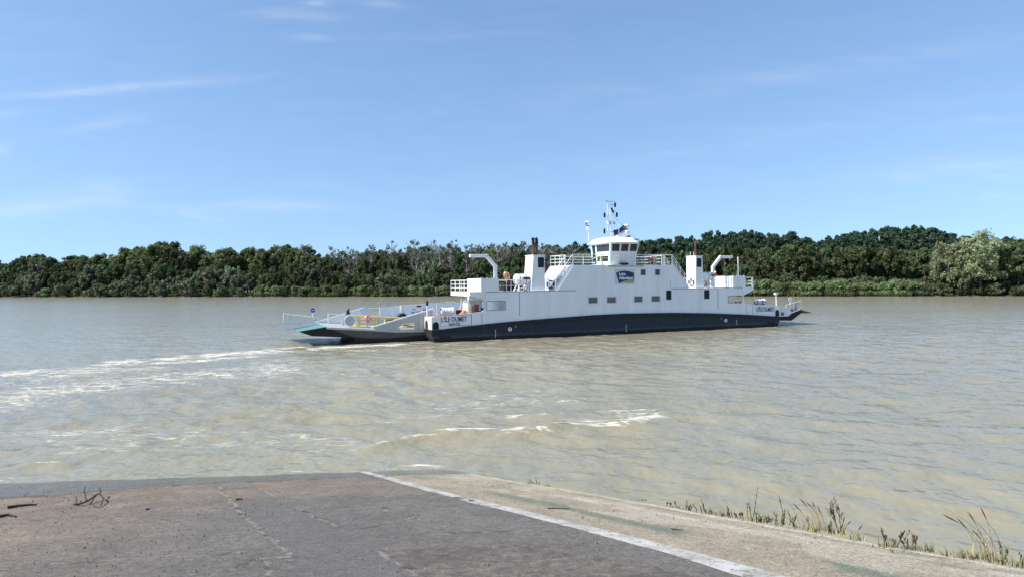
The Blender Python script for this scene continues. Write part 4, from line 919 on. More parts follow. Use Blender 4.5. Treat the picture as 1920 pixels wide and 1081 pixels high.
# small things at the wheelhouse
u, z = S(1114.8, 490, .6); lifebuoy(wl - .16, 3.55, WD + .55, (1, -.1, 0), 'white and black lifebuoy by the wheelhouse door', 'soot_black', 'gloss_white', .33, .09)
b = MB(); u = wl - .25; b.tube([(u, 1.95, WD + .36), (u, 1.95, WD + .62), (u, 1.95, WD + .66)], [.09, .09, .05], 10); b.tube([(u, 1.95, WD + .66), (u, 1.95, WD + .9)], .05, 8); o = b.build('rescue_light', M['hivis']); o.parent = None
o.matrix_world = Matrix.Translation(SO) @ Matrix.Rotation(TH, 4, 'Z'); tag(o, 'small bright yellow light float standing in front of the mint wheelhouse wall', 'rescue light')
b = MB(); b.box(wl - .55, wl - .1, 1.6, 4.3, WD + .01, WD + .10); b.tube([(wl - .25, 1.95, WD + .1), (wl - .25, 1.95, WD + .36)], .03, 6); P_('wheelhouse_step', b, 'gloss_white')
rb = MB(); ua, z0 = S(1216, 492.5, .22); ub, z1 = S(1231, 480, .22); rng = random.Random(4)
for k in range(7):
    zz = WD + .1 + .11 * k; rb.tube([(ua + rng.uniform(0, .1), .25, zz), ((ua + ub) / 2, .22 + rng.uniform(-.03, .03), zz - .07), (ub - rng.uniform(0, .1), .25, zz + rng.uniform(-.03, .03))], .05, 6)
for k in range(3): rb.torus(((ua + ub) / 2 + (k - 1) * .28, .25, WD + .42), (0, 1, 0), .25, .045, 18, 6)
o = rb.build('rope_bundle', M['rope']); o.matrix_world = Matrix.Translation(SO) @ Matrix.Rotation(TH, 4, 'Z'); tag(o, 'rust-brown bundle of rope hung on the upper deck rail right of the wheelhouse', 'rope')

# ---------------- hull ends: corner pillars with fairleads, bulwarks of the far side
ZP = S(809, 594.2)[1]
def pillar(u0, u1, v0, v1, zt):
    z = zdeck(u0 + .1); b = MB(); b.box(u0, u1, v0, v1, z + .004, zt); return P_('corner_pillar', b, 'cream', bevel=.03)
def arch(parent, c, du, dv, w, h):       # black plate painting the dark of a mooring hole, plus lip; (du,dv) in-plane direction
    c = Vector(c); e1 = Vector((du, dv, 0)); nrm = Vector((dv, -du, 0)); pts = [(-w / 2, 0), (w / 2, 0)] + [(w / 2 * math.cos(t), h - w / 2 + w / 2 * math.sin(t)) for t in [math.pi * i / 8 for i in range(9)]]
    Q = [c + e1 * x + Vector((0, 0, z)) for x, z in pts]; b = MB(); b.hexa([q - nrm * .01 for q in Q], [q + nrm * .03 for q in Q]); o = P_('fairlead', b, 'soot_black', parent)
    k = MB(); k.tube([q + nrm * .04 for q in Q[1:]] + [Q[0] + nrm * .04], .035, 6); P_('fairlead_lip', k, 'band', None)
pl = pillar(UL - .02, UL + .9, .145, 2.2, ZP - .01)
arch(pl, (UL - .03, 1.25, zdeck(UL) + .04), 0, 1, .62, .72) if False else None
c = S(816.8, 618.8); arch(None, (c[0], -.004, zdeck(c[0]) + .03), 1, 0, .52, .66)
b = MB(); nrm = Vector((-1, 0, 0)); Q = [Vector((UL - .02, 1.45 + x, zdeck(UL) + .05 + z)) for x, z in [(-.42, 0), (.42, 0)] + [(.42 * math.cos(t), .36 + .42 * math.sin(t)) for t in [math.pi * i / 8 for i in range(9)]]]; b.hexa([q - nrm * .01 for q in Q], [q + nrm * .035 for q in Q]); P_('fairlead', b, 'soot_black')  # black plate paints the dark of the hole in the end face
b = MB(); b.hexa([(UL - .004 + .55, .1, .22), (UL + .62, .1, .22), (UL + .62, .75, .22), (UL - .004 + .55, .75, .22)], [(UL - .004, .1, band_bot[0][1] - .03), (UL + .06, .1, band_bot[0][1] - .03), (UL + .06, 1.6, band_bot[0][1] - .03), (UL - .004, 1.6, band_bot[0][1] - .03)]); P_('hull_end_plate', b, 'grey_paint')
c = S(1457, 592); arch(None, (c[0], -.004, zdeck(c[0]) + .03), 1, 0, .46, .70)
b = MB(); b.box(UR - .9, UR + .02, .145, 2.2, zdeck(UR) + .004, S(1460, 573.4)[1] - .01); P_('corner_pillar', b, 'cream')
b = MB(); u, z = S(1457.5, 575, 0); b.prism([S(1456.8, 582), S(1458.6, 582), S(1457.8, 575)], -.03, -.004); P_('painted_arrow', b, 'gloss_white')
# far side bulwark
FV = 11.6
top = [S(752, 572.2, FV), S(817, 567.6, FV), (8, 3.2), (20, 3.3), (33, 3.0), S(1408, 563.3, FV)]
top += [(UR - .6, top[-1][1] - .25), (UR, 2.0)]
b = MB(); b.prism([(p[0], max(zdeck(p[0]), 1.0) + .015) for p in top] + top[::-1], FV, FV + .14); P_('far_bulwark', b, 'white')
b = MB(); p0, p1 = S3(752.5, 572, FV), S3(752.5, 591, FV); b.bar((p0[0], FV - .05, 1.2), (p0[0], FV - .05, p0[2]), .16); P_('bulwark_post', b, 'gloss_white')
b = MB(); u, z = S(755, 594, FV - .3); b.tube([(u - .1, FV - .45, z), (u + .1, FV - .45, z), ], .42, 16); b.v = [(x, y, z_) for x, y, z_ in b.v]; b = MB(); b.torus((u, FV - .15, z - .1), (0, 1, 0), .36, .16, 20, 8); P_('rubber_fender', b, 'soot_black')
def fplate(x0, y0, x1, y1, mat, name, v=FV - .02):
    a, z0 = S(x0, y1, v); c, z1 = S(x1, y0, v); b = MB(); b.box(a, c, v - .02, v + .015, z0, z1); P_(name, b, mat)
fplate(781.2, 572, 790.2, 575.2, 'red', 'warning_plate'); fplate(783.5, 572.6, 788, 574.4, 'navy_ink', 'warning_plate', FV - .045)
for q in ((773.5, 578.6, 779, 580.0), (771.5, 583.5, 777.5, 584.8), (771.3, 585.8, 777, 587.3)): fplate(*q, 'teal', 'notice_plate')
fplate(793.4, 579, 800, 581.8, 'navy_ink', 'notice_plate'); fplate(796, 584, 800.5, 585.4, 'navy_ink', 'notice_plate')
for q in ((778.8, 583.4, 783.5, 584.4), (785, 583, 788, 584.8)): fplate(*q, 'red', 'notice_plate')
railing([(S(819, 567, FV)[0], FV, S(819, 567.6, FV)[1] - 1.0), (S(850, 565, FV)[0], FV, S(850, 565, FV)[1] - 1.0)], 1.0, rails=2, r=.022, n_posts=1)
b = MB(); b.tube([S3(850, 564.6, FV), S3(864, 570, FV), S3(870, 578, FV)], .025, 6); P_('bent_handrail', b, 'gloss_white')
for (x0, x1, y, yb) in ((709, 733, 567.5, 578), (805.5, 827, 558.3, 567.5)):       # lamp gantries on the far bulwark
    v = FV + .05; b = MB(); p, q = Vector(S3(x0, y + 1.2, v)), Vector(S3(x1, y - .8, v)); b.bar(p, q, .34, .10); o = P_('deck_lamp', b, 'steel'); k = MB()
    for f in (.16, .82):
        c = p.lerp(q, f); k.tube([(c.x, v, c.z), (c.x, v, S(x0, yb + 2, v)[1])], .03, 6)
    P_('lamp_legs', k, 'steel', o)

# ---------------- left ramp (lowered) -- local things at v = 2.3 (near edge) to 10.5 (far edge)
RN, RF = 2.3, 10.5
G = lambda x, y: S(x, y, RN)
b = MB(); b.prism([G(612, 613.6), G(663, 631.2), G(690, 633.2), G(725, 633.6), G(755, 631), G(785, 627.6), G(806, 627), G(806, 619), G(787, 619.2), G(744, 620), G(700, 617.4)][::-1], RN, RF); rampL = P_('loading_ramp', b, 'dark_grey', label='lowered loading ramp with green edge and yellow railings')
b = MB(); b.prism([G(664, 631.4), (G(664, 631.4)[0] + .3, -.6), (G(806, 627)[0], -.6), G(806, 627), G(785, 627.7), G(725, 633.7)], RN + .05, RF - .1); P_('bow_underside', b, 'soot_black')
b = MB(); pts = [G(612, 612.6), G(700, 616.6), G(744, 619.2), G(787, 618.4), G(806, 618.2)]
low = [(p[0], p[1] - .16) for p in pts]; b.prism(pts + low[::-1], RN - .05, RF + .05); P_('ramp_deck_edge', b, 'grey_paint', rampL)
tip, root = G(560, 621), G(611.5, 612.4)
b = MB(); b.prism([tip, G(585, 629.4), G(663, 632.4), root], RN + .02, RF); P_('ramp_flap', b, 'soot_black', rampL)
d = Vector((root[0] - tip[0], 0, root[1] - tip[1])); up = .025
b = MB(); b.hexa([(tip[0], RN - .02, tip[1]), (root[0], RN - .02, root[1]), (root[0], RN + 3.4, root[1]), (tip[0], RN + 3.4, tip[1])], [(x, y, z + up) for x, y, z in [(tip[0], RN - .02, tip[1]), (root[0], RN - .02, root[1]), (root[0], RN + 3.4, root[1]), (tip[0], RN + 3.4, tip[1])]]); P_('green_flap_plate', b, 'green', rampL)
b = MB(); n = 3
for k in range(n):
    a, c = RN + 3.42 + (RF + .4 - RN - 3.42) * k / n, RN + 3.42 + (RF + .4 - RN - 3.42) * (k + 1) / n - .03; ga, gc = .3 + .11 * (a - RN), .3 + .11 * (c - RN); Q = [(tip[0] - ga, a, tip[1] - .02 * ga), (root[0], a, root[1]), (root[0], c, root[1]), (tip[0] - gc, c, tip[1] - .02 * gc)]; b.hexa(Q, [(x, y, z + up) for x, y, z in Q])
P_('grey_flap_plates', b, 'flap', rampL)
wall = [G(697, 613), G(812.5, 578.8), G(812.5, 594), G(806, 618), G(787, 618.2), G(744, 619), G(706, 617)]
notch = [G(747, 612.8), G(757, 606.2), G(775.5, 604.8), G(776.5, 616.8), G(752, 617.4)]
b = MB(); b.prism(wall[::-1], RN, RN + .14, [notch[::-1]]); P_('ramp_side_wall', b, 'grey_paint', rampL)
b = MB(); b.bar((wall[0][0], RN + .05, wall[0][1]), (wall[1][0], RN + .05, wall[1][1] + .03), .24, .10); b.bar((wall[1][0], RN + .05, wall[1][1]), (wall[1][0] + .02, RN + .05, wall[1][1] - .55), .12); P_('wall_capping', b, 'gloss_white', rampL)
b = MB(); p = G(785, 586.5); b.box(p[0] - .012, p[0] + .012, RN - .012, RN + .01, p[1] - 1.6, p[1]); P_('wall_seam', b, 'seam', rampL)
g2 = lambda x, y: S(x, y, RF)
fw = [g2(588, 605), g2(640, 588.5), g2(680.6, 576.8), g2(684.5, 577.5), g2(686, 588), g2(684, 604), g2(600, 611)]
b = MB(); b.prism(fw[::-1], RF, RF + .14); P_('ramp_side_wall', b, 'white', rampL)
b = MB(); b.bar((fw[0][0], RF, fw[0][1]), (fw[2][0], RF, fw[2][1]), .22, .09); P_('wall_capping', b, 'gloss_white', rampL)
b = MB(); u, z = g2(684, 582.5); b.tube([(u, RF - .12, z), (u, RF + .02, z)], .38, 14); P_('hinge_cover', b, 'panel', rampL)
b = MB(); u, z = g2(652, 585.5); b.tube([(u, RF - .1, z - .15), (u, RF - .1, z + .3)], [.22, .1], 8); b.tube([(u + .1, RF - .1, z + .2), (u + .12, RF - .1, z + .5)], .05, 6); P_('mooring_bitt', b, 'soot_black', rampL)
a, z0 = S(687, 589, FV); c, z1 = S(711, 576.5, FV); b = MB(); b.prism([(a, z0 - .9), (c, z0 - .8), (c, z0), (a, z0 - .05)], FV, FV + .1); P_('ramp_far_wall', b, 'white', rampL)
railing([(a, FV, z0 - .05), (c, FV, z0)], z1 - z0, rails=3, r=.018, n_posts=2, parent=rampL)
b = MB(); q0, q1 = S(712, 576.2, FV), S(752, 572.2, FV); b.prism([(q0[0], 1.3), (q1[0] - .02, 1.15), (q1[0] - .02, q1[1]), q0], FV, FV + .12); P_('ramp_far_wall', b, 'white', rampL)
# far edge railing of the flap, round blue sign
zf_ = lambda u: tip[1] + (root[1] - tip[1]) * (u - tip[0]) / (root[0] - tip[0])
ra, rb_ = S(548, 611.5, RF + .6), S(596, 611, RF + .3); 
b = MB(); FVv = RF + .5
posts = [(540, 610.5, 589), (552.5, 611.5, 590), (570.5, 611.8, 592), (587, 611.5, 593.4), (597, 606, 594.5)]
tops = []
for x, yb, yt in posts:
    p, q = S3(x, yb, FVv), S3(x, yt, FVv); b.tube([p, q], .055, 6); tops.append((p, q))
l0, l1 = S3(531.5, 602.5, FVv), S3(531.5, 586.3, FVv); b.tube([l0, l1], .04, 6); tops = [(Vector(l0) + Vector((0, 0, -.1)), l1)] + tops
for f in (1, .62, .3):
    b.tube([tuple(Vector(p).lerp(Vector(q), f)) for p, q in tops], .034 if f < 1 else .048, 6)
b.tube([l0, S3(540, 609, FVv)], .035, 6); P_('flap_railing', b, 'gloss_white', rampL)
b = MB(); p, q = S3(539, 611.5, FVv), S3(600, 612.5, FVv); b.bar(p, q, .3, .14); P_('walkway_kerb', b, 'steel', rampL)
u, z = S(586.3, 581, FVv); b = MB(); b.tube([(u, FVv, z - 1.6), (u, FVv, z)], .04, 6); o = P_('round_sign', b, 'gloss_white', rampL)
k = MB(); k.tube([(u, FVv - .05, z), (u, FVv - .03, z)], .27, 20); k2 = MB(); k2.tube([(u, FVv - .065, z), (u, FVv - .052, z)], .235, 20); k3 = MB(); k3.box(u - .15, u + .15, FVv - .075, FVv - .066, z - .03, z + .035)
ferry_sign = P_('sign_rim', k, 'gloss_white', rampL); P_('sign_face', k2, 'blue_sign', rampL); P_('sign_lettering', k3, 'ink_white', rampL)
# near edge rail, mirror, posts, yellow barrier
NV = RN + .25
b = MB(); pts = [(615.5, 609, 587.5), (645.5, 610, 590)]
for x, yb, yt in pts: b.tube([S3(x, yb, NV), S3(x, yt, NV)], .04, 6)
for f in (1, .64, .28): b.tube([tuple(Vector(S3(x, yb, NV)).lerp(Vector(S3(x, yt, NV)), f)) for x, yb, yt in pts], .022, 6)
P_('edge_railing', b, 'gloss_white', rampL)
u, z = S(656.3, 600.4, NV + .3); b = MB(); b.tube([(u, NV + .3, z), (u, NV + .34, z)], .46, 28); o = P_('round_mirror', b, 'mirror', rampL)
b = MB(); b.torus((u, NV + .31, z), (0, 1, 0), .47, .035, 32, 8); b.tube([(u + .46, NV + .4, z - .5), (u + .46, NV + .4, z + .1)], .03, 6); P_('mirror_rim', b, 'gloss_white', rampL)
b = MB(); 
for x, w in ((641.5, 2.2), (644.8, 2.4)):
    (a, z0), (c, z1) = S(x - w / 2, 609.5, NV + .6), S(x + w / 2, 599.5, NV + .6); b.box(a, c, NV + .6, NV + .75, z0, z1)
P_('bollard_post', b, 'cream', rampL)
YV = NV + 1.2
y0, y1 = S3(662, 610.5, YV), S3(762, 611.5, YV)
b = MB(); L = [((662, 592), (752, 595.5)), ((667, 600), (745, 601)), ((665, 606.5), (735, 607.5)), ((654, 611), (697, 613))]
for (p, q), r in zip(L, (.075, .045, .045, .06)): b.tube([S3(*p, YV), S3(*q, YV)], r, 8)
for x, yt, yb in ((670.5, 593, 611), (674.5, 593, 611), (689, 593, 612), (703.5, 593.5, 612), (708.5, 593.7, 611), (711, 593.8, 611), (727, 595, 610), (741, 595.5, 609)): b.tube([S3(x, yb, YV), S3(x, yt, YV)], .055, 6)
b.tube([S3(752, 595.5, YV), S3(738, 601, YV), S3(730, 603, YV)], .045, 6); P_('barrier_railing', b, 'yellow', rampL)
b = MB()
for p, q in (((746, 614), (775.5, 612.5)), ((749, 617), (775, 616)), ((756, 607.3), (774, 606.5)), ((755, 613), (755, 607.5)), ((766, 613), (766, 606.5))): b.tube([S3(*p, RN + .4), S3(*q, RN + .4)], .055, 6)
P_('notch_railing', b, 'yellow', rampL)
b = MB(); 
for s_ in range(len(notch)): p, q = notch[s_], notch[(s_ + 1) % len(notch)]; b.bar((p[0], RN - .01, p[1]), (q[0], RN - .01, q[1]), .06, .07)
P_('notch_frame', b, 'gloss_white', rampL)
b = MB(); u, z = S(722, 600.5, YV + .3); b.tube([(u, YV + .3, z - .45), (u, YV + .3, z + .1)], [.12, .08], 8); P_('white_bollard', b, 'gloss_white', rampL)
b = MB(); u, z = S(729, 599, YV + .4); b.box(u - .35, u + .5, YV + .4, YV + .7, z - .25, z + .05); P_('control_box', b, 'soot_black', rampL)
u, z = S(689.5, 597, YV - .1); lifebuoy(u, YV - .12, z, (0, 1, 0), 'orange lifebuoy hung on the yellow railing of the lowered ramp', 'orange', 'gloss_white', .25, .085)
b = MB(); b.tube([S3(800.8, 594, 1.0), S3(800.8, 571, 1.0)], .055, 8); o = P_('lamp_pole', b, 'gloss_white'); k = MB(); p = S3(800.8, 566.5, 1.0); k.tube([(p[0], 1.0, p[2] - .3), (p[0], 1.0, p[2] - .2), (p[0], 1.0, p[2] + .1), (p[0], 1.0, p[2] + .15)], [.06, .12, .12, .05], 8); P_('lamp_lantern', k, 'soot_black', o)

# left foredeck gear
def winch(x0, x1, y, v, r):
    ua, ub = S(x0, y, v)[0], S(x1, y, v)[0]; z = S((x0 + x1) / 2, y, v)[1]; b = MB(); b.tube([(ua, v, z), (ub, v, z)], r * .8, 14); n = 4
    for i in range(n):
        u = ua + (ub - ua) * i / (n - 1); b.tube([(u - .07, v, z), (u + .07, v, z)], r if i not in (1, 2) else r * .9, 16)
    b.box(ua + .1, ub - .1, v - .2, v + .25, zdeck(ua) + .02, z - r * .5); o = P_('mooring_winch', b, 'gloss_white')
    k = MB(); k.torus((ub + .08, v, z), (1, 0, 0), r * .72, .05, 18, 6); k.torus((ua - .08, v, z), (1, 0, 0), r * .72, .05, 18, 6); k.tube([(ub + .075, v, z), (ub + .11, v, z)], r * .35, 12); P_('winch_rim', k, 'soot_black', o)
winch(829, 848, 583.2, 1.3, .40); winch(1419, 1432, 566, 1.3, .38)
def gearbox(name, x0, y0, x1, y1, v, dv, mat, label=None, cat=None):
    (a, z0), (c, z1) = S(x0, y1, v), S(x1, y0, v); b = MB(); b.box(a, c, v, v + dv, z0, z1); o = b.build(name, M[mat], bevel=.03); o.matrix_world = Matrix.Translation(SO) @ Matrix.Rotation(TH, 4, 'Z')
    if label: tag(o, label, cat)
    else: o.parent = ferry; o.matrix_world = Matrix.Translation(SO) @ Matrix.Rotation(TH, 4, 'Z'); o.matrix_parent_inverse = Matrix(); o.matrix_basis = Matrix()
    return o
gearbox('brown_locker', 883.5, 572, 890.5, 586, .6, .6, 'brown'); gearbox('fire_cabinet', 891, 570, 898, 585, .7, .5, 'red')
b = MB(); u, z = S(903.5, 579, .3); b.tube([(u - .25, .4, z - .3), (u + .05, .4, z - .2), (u + .12, .4, z + .12)], [.10, .13, .17], 10); P_('cowl_vent', b, 'soot_black')
b = MB(); a, z0 = S(870, 589, .5); 
for dx, dz, r in ((0, 0, .22), (.28, .03, .2), (-.2, -.06, .16), (.1, .17, .16)): b.tube([(a + dx - r, .7, z0 + .1 + dz), (a + dx - r * .6, .7, z0 + .1 + dz), (a + dx + r * .6, .7, z0 + .1 + dz), (a + dx + r, .7, z0 + .1 + dz)], [r * .4, r, r, r * .4], 10)
o = b.build('float_buoys', M['orange']); o.matrix_world = Matrix.Translation(SO) @ Matrix.Rotation(TH, 4, 'Z'); tag(o, 'orange heap of small floats on the bulwark deck left of the red fire cabinet', 'floats')
b = MB(); b.box(S(858, 590, .9)[0], S(866, 590, .9)[0], .9, 1.4, S(860, 591, .9)[1], S(860, 580.5, .9)[1]); P_('dark_bitts', b, 'soot_black')
b = MB(); (a, z0), (c, z1) = S(812, 594.3), S(846, 589.6); b.bar((a, .2, z0 + .02), (c, .2, z1 + .02), .14, .07); P_('orange_kerb', b, 'orange')
b = MB(); b.tube([S3(857, 590, 1.6), S3(860, 581, 1.6), S3(866, 571, 1.6), S3(872, 563.5, 1.6), S3(879, 561.5, 1.6), S3(879, 586, 1.6)], .035, 6); b.tube([S3(864, 587, 1.2), S3(865, 560, 1.2)], .04, 6); b.tube([S3(861, 575, 1.6), S3(879, 574, 1.6)], .028, 6); b.tube([S3(819, 592, .3), S3(818.5, 567.5, .3)], .02, 6); P_('boarding_handrail', b, 'gloss_white')
b = MB(); (a, z0), (c, z1) = S(880.5, 584, 1.9), S(904, 562, 1.9); b.box(a, c, 1.9, 3.9, zdeck(a) + .02, z1); P_('stair_casing', b, 'white')
b = MB(); p = S3(880, 560, .4); b.tube([S3(880, 561, .35), S3(904, 560.5, .35)], .03, 6); b.tube([(p[0] - .1, .5, p[2] + .05), (p[0] + .3, .5, p[2] + .05)], .17, 10); b.tube([S3(878, 586, .35), S3(877.8, 562, .35)], .05, 6); P_('awning_bracket', b, 'gloss_white')
b = MB()
for p in ((870, 541, 855, 552), (868, 548, 878, 543), (874, 552, 882, 546), (866, 556, 865, 590)): b.tube([S3(p[0], p[1], .8), S3(p[2], p[3], .8)], .028, 6)
P_('loose_ladder_tubes', b, 'brown')

# ---------------- right ramp (raised)
Q_ = lambda x, y: S(x, y, .9); QN = .9; QF = 10.6
b = MB(); b.prism([Q_(1463, 592.6), Q_(1463, 600), Q_(1484, 600.4), Q_(1501.5, 586.8), Q_(1502.3, 579.4), Q_(1485.5, 586), Q_(1478, 592.2)], QN, QF); rampR = P_('loading_ramp', b, 'band', label='raised black loading ramp with white guard rails')
b = MB(); b.prism([Q_(1501.5, 586.8), Q_(1523, 585.9), Q_(1502.6, 580.2)], QN, QF); P_('ramp_flap', b, 'dark_grey', rampR)
wall = [Q_(1463, 592.5), Q_(1463, 573.6), Q_(1469, 575), Q_(1475, 577.2), Q_(1480, 579.8), Q_(1485.6, 585.5), Q_(1478, 592)]
hole = [Q_(1464, 591), Q_(1464, 584.4), Q_(1470.5, 584.6), Q_(1472.4, 588.4), Q_(1471.6, 591.2)]
b = MB(); b.prism(wall, QN, QN + .14, [hole]); P_('ramp_side_wall', b, 'white', rampR)
b = MB(); b.box(UR - .3, UR + .35, QN + .5, QN + 1.6, zdeck(UR) + .03, zdeck(UR) + .55); P_('ramp_hinge_housing', b, 'gloss_white', rampR)
b = MB(); pts = [(1474, 578.5, 571.5), (1481, 583.5, 569.6), (1488.5, 582.4, 567), (1502.2, 578.5, 563.3)]; vv = QN + .6
for x, yb, yt in pts: b.tube([S3(x, yb, vv), S3(x, yt, vv)], .045, 6)
for f in (1, .5): b.tube([tuple(Vector(S3(x, yb, vv)).lerp(Vector(S3(x, yt, vv)), f)) for x, yb, yt in pts], .03, 6)
b.tube([S3(1473, 572, vv), S3(1484, 584.5, vv)], .04, 6); P_('ramp_railing', b, 'gloss_white', rampR)
b = MB(); b.bar(S3(1485.5, 585.7, vv - .5), S3(1502.3, 579, vv - .5), .16, .10); P_('ramp_kerb', b, 'grey_paint', rampR)
b = MB(); (a, z0), (c, z1) = S(1490, 580, vv), S(1495, 567.5, vv); b.box(a, c, vv, vv + .12, z0, z1); P_('railing_plate', b, 'steel', rampR)
b = MB(); u, z = S(1482.2, 561.2, vv + .3); b.tube([(u, vv + .3, z), (u, vv + .33, z)], .30, 22); P_('round_sign', b, 'gloss_white', rampR); b = MB(); b.tube([(u + .02, vv + .4, z), (u + .04, vv + .4, z - 1.3)], .045, 6); P_('sign_post', b, 'gloss_white', rampR)
b = MB(); p, q = S3(1455.6, 573, .6), S3(1455.2, 552, .6); b.tube([p, q], .06, 8); o = P_('lamp_pole', b, 'gloss_white'); k = MB(); k.box(q[0] - .2, q[0] + .2, .45, .75, q[2], q[2] + .22); P_('lamp_lantern', k, 'gloss_white', o)
b = MB(); b.tube([S3(1412, 571, .3), S3(1412.3, 560, .3), S3(1426, 560, .3)], .03, 6); b.tube([S3(1433, 565, 1), S3(1447, 569, 1), S3(1456, 572, 1)], .03, 6); b.tube([S3(1447, 573, 1), S3(1446.5, 568, 1)], .03, 6); b.tube([S3(1436, 565, .8), S3(1440, 571, .8)], .03, 6); P_('bulwark_handrail', b, 'steel')
b = MB(); p = S3(1432.8, 561.5, 1.3); b.tube([(p[0], 1.3, p[2] - .25), (p[0], 1.3, p[2] + .05)], [.16, .12], 8); p = S3(1431, 567, .95); b.torus((p[0], .95, p[2]), (.6, -.8, 0), .28, .06, 16, 6); P_('winch_motor', b, 'soot_black')
for x in (1380, 1387):
    b = MB(); p = S3(x, 565.5, .6); b.tube([(p[0], .6, p[2] - .4), (p[0], .6, p[2] - .1), (p[0], .6, p[2] + .06)], [.16, .17, .06], 10); P_('vent_cowl', b, 'soot_black')

# ------------------------------------------------------------------ far bank: terrain, wood, shrubs and reeds
BA, BB = W(0, 556.75), W(1900, 554.6)
BD = (BB - BA).normalized(); BN = Vector((-BD.y, BD.x, 0))      # along the bank to the right, and inland
PROFILE = [(-400, 478), (0, 478), (60, 479), (110, 480), (150, 481), (200, 472), (240, 466), (300, 459), (340, 455), (370, 465), (400, 468), (470, 469), (495, 460), (540, 457), (575, 457), (595, 468), (640, 468), (690, 463), (720, 460), (760, 456), (800, 453), (830, 456), (880, 458), (930, 456), (980, 457), (1040, 462), (1090, 465), (1200, 464), (1250, 462), (1300, 456), (1350, 450), (1400, 448), (1450, 450), (1480, 452), (1510, 455), (1540, 458), (1570, 453), (1600, 446), (1650, 444), (1700, 444), (1740, 446), (1780, 452), (1850, 452), (1885, 458), (1905, 448), (1940, 440), (2300, 440)]
def top_y(px): return float(np.interp(px, [p[0] for p in PROFILE], [p[1] for p in PROFILE]))
def hill_h(px):      # height of the wooded rise behind, by picture column of its crest
    return float(np.interp(px, [-400, 480, 560, 640, 760, 900, 1000, 1090, 1200, 1260, 1340, 1400, 1480, 1540, 1600, 1660, 1730, 1790, 1880, 2300], [0, 0, 4, 7, 8.5, 8, 8, 8, 8, 8.5, 10.5, 11, 9, 6, 8.5, 10.2, 9.8, 6.5, 4, 4]))
def bank_pt(px, t):      # ground point in the direction of a picture column, t metres inland
    d = ray(px, 540); d = Vector((d.x, d.y, 0)); k = (BA - Vector((0, 0, 0))).dot(BN); k = k / d.dot(BN)
    p = d * k; s = BN.dot(d.normalized()); p += d.normalized() * (t / s); return p
def ground_z(x, y):
    t = (x - BA.x) * BN.x + (y - BA.y) * BN.y
    px = 960 + F * x / max(y, 30.0)
    return -.25 + .9 * min(max(t + 1.0, 0) / 4, 1) + .8 * min(max(t - 4, 0) / 20, 1) + hill_h(px) * float(sstep(28, 75, np.float64(t)))
def build_terrain():
    ss = np.arange(-900, 1401, 12.0); tt = np.concatenate([np.array([-2., 0, 1, 2, 4, 8, 14, 22]), np.arange(30, 130, 8.0), np.array([180, 300, 700, 2500.])])
    V = []
    for s in ss:
        for t in tt:
            j = 1.2 * math.sin(s * .13) + .8 * math.sin(s * .31 + 1) if t < 20 else 0
            x = BA.x + BD.x * s + BN.x * (t + j); y = BA.y + BD.y * s + BN.y * (t + j); V.append((x, y, ground_z(x, y) if y > 30 else .8))
    o = np_mesh('far_bank_ground', V, grid_quads(len(ss), len(tt)), M['bank_soil'], True); tag(o, kind='structure')
M['bank_soil'] = paint('bank_soil', (.075, .066, .045), .95, var=.35, scale=.3)
build_terrain()

def leaf_cards(rng, centres, radii, n, size, squash=(1, 1, 1), up=0.0, out_bias=.55, droop=0.0, shell=.45, elong=1.0, ctr=None):
    K = len(centres); c = np.repeat(centres, n, 0); r = np.repeat(radii, n)
    d = rng.normal(size=(K * n, 3)); d /= np.linalg.norm(d, axis=1)[:, None]
    rr = shell + (1 - shell) * rng.random(K * n) ** .6
    p = c + d * (r * rr)[:, None] * np.array(squash); p[:, 2] -= droop * rng.random(K * n) * r
    nrm = d * out_bias + rng.normal(size=d.shape) * .55 + np.array([0, 0, .25]); nrm /= np.linalg.norm(nrm, axis=1)[:, None]
    a = np.cross(nrm, rng.normal(size=d.shape) + np.array([0, 0, up])); a /= np.linalg.norm(a, axis=1)[:, None]
    b = np.cross(nrm, a)
    if up: a, b = b, a
    s = size * (.6 + .8 * rng.random(K * n))[:, None]
    a = a * s * .5; b = b * s * .5 * elong
    v = np.stack([p - a * .5 - b, p + a - b * .3, p + a * .4 + b, p - a + b * .3], 1).reshape(-1, 3)
    return v
def crown_clumps(rng, rx, rz, cz, n, shape='round', rmin=.16, rmax=.27, ry=None):
    d = rng.normal(size=(n, 3)); d /= np.linalg.norm(d, axis=1)[:, None]
    k = (.42 + .50 * rng.random(n) ** .7)[:, None]; p = d * k
    if shape == 'tall': p[:, 2] = rng.uniform(-1, 1, n); w = np.clip(1.12 - np.abs(p[:, 2] + .06) ** 4.0, .42, 1); ang = rng.uniform(0, 2 * math.pi, n); q = np.sqrt(rng.random(n)) * w; p[:, 0] = np.cos(ang) * q; p[:, 1] = np.sin(ang) * q
    if shape == 'dome': p[:, 2] = np.where(p[:, 2] < -.5, -.5 - .5 * (p[:, 2] + .5), p[:, 2])
    lob = 1 + .22 * np.sin(np.arctan2(p[:, 1], p[:, 0]) * 3 + rng.uniform(0, 6)) ; p[:, :2] *= lob[:, None]
    c = p * np.array([rx, ry or rx, rz]) + np.array([0, 0, cz]); r = rng.uniform(rmin, rmax, n) * min(rx, rz * .8)
    return c, r
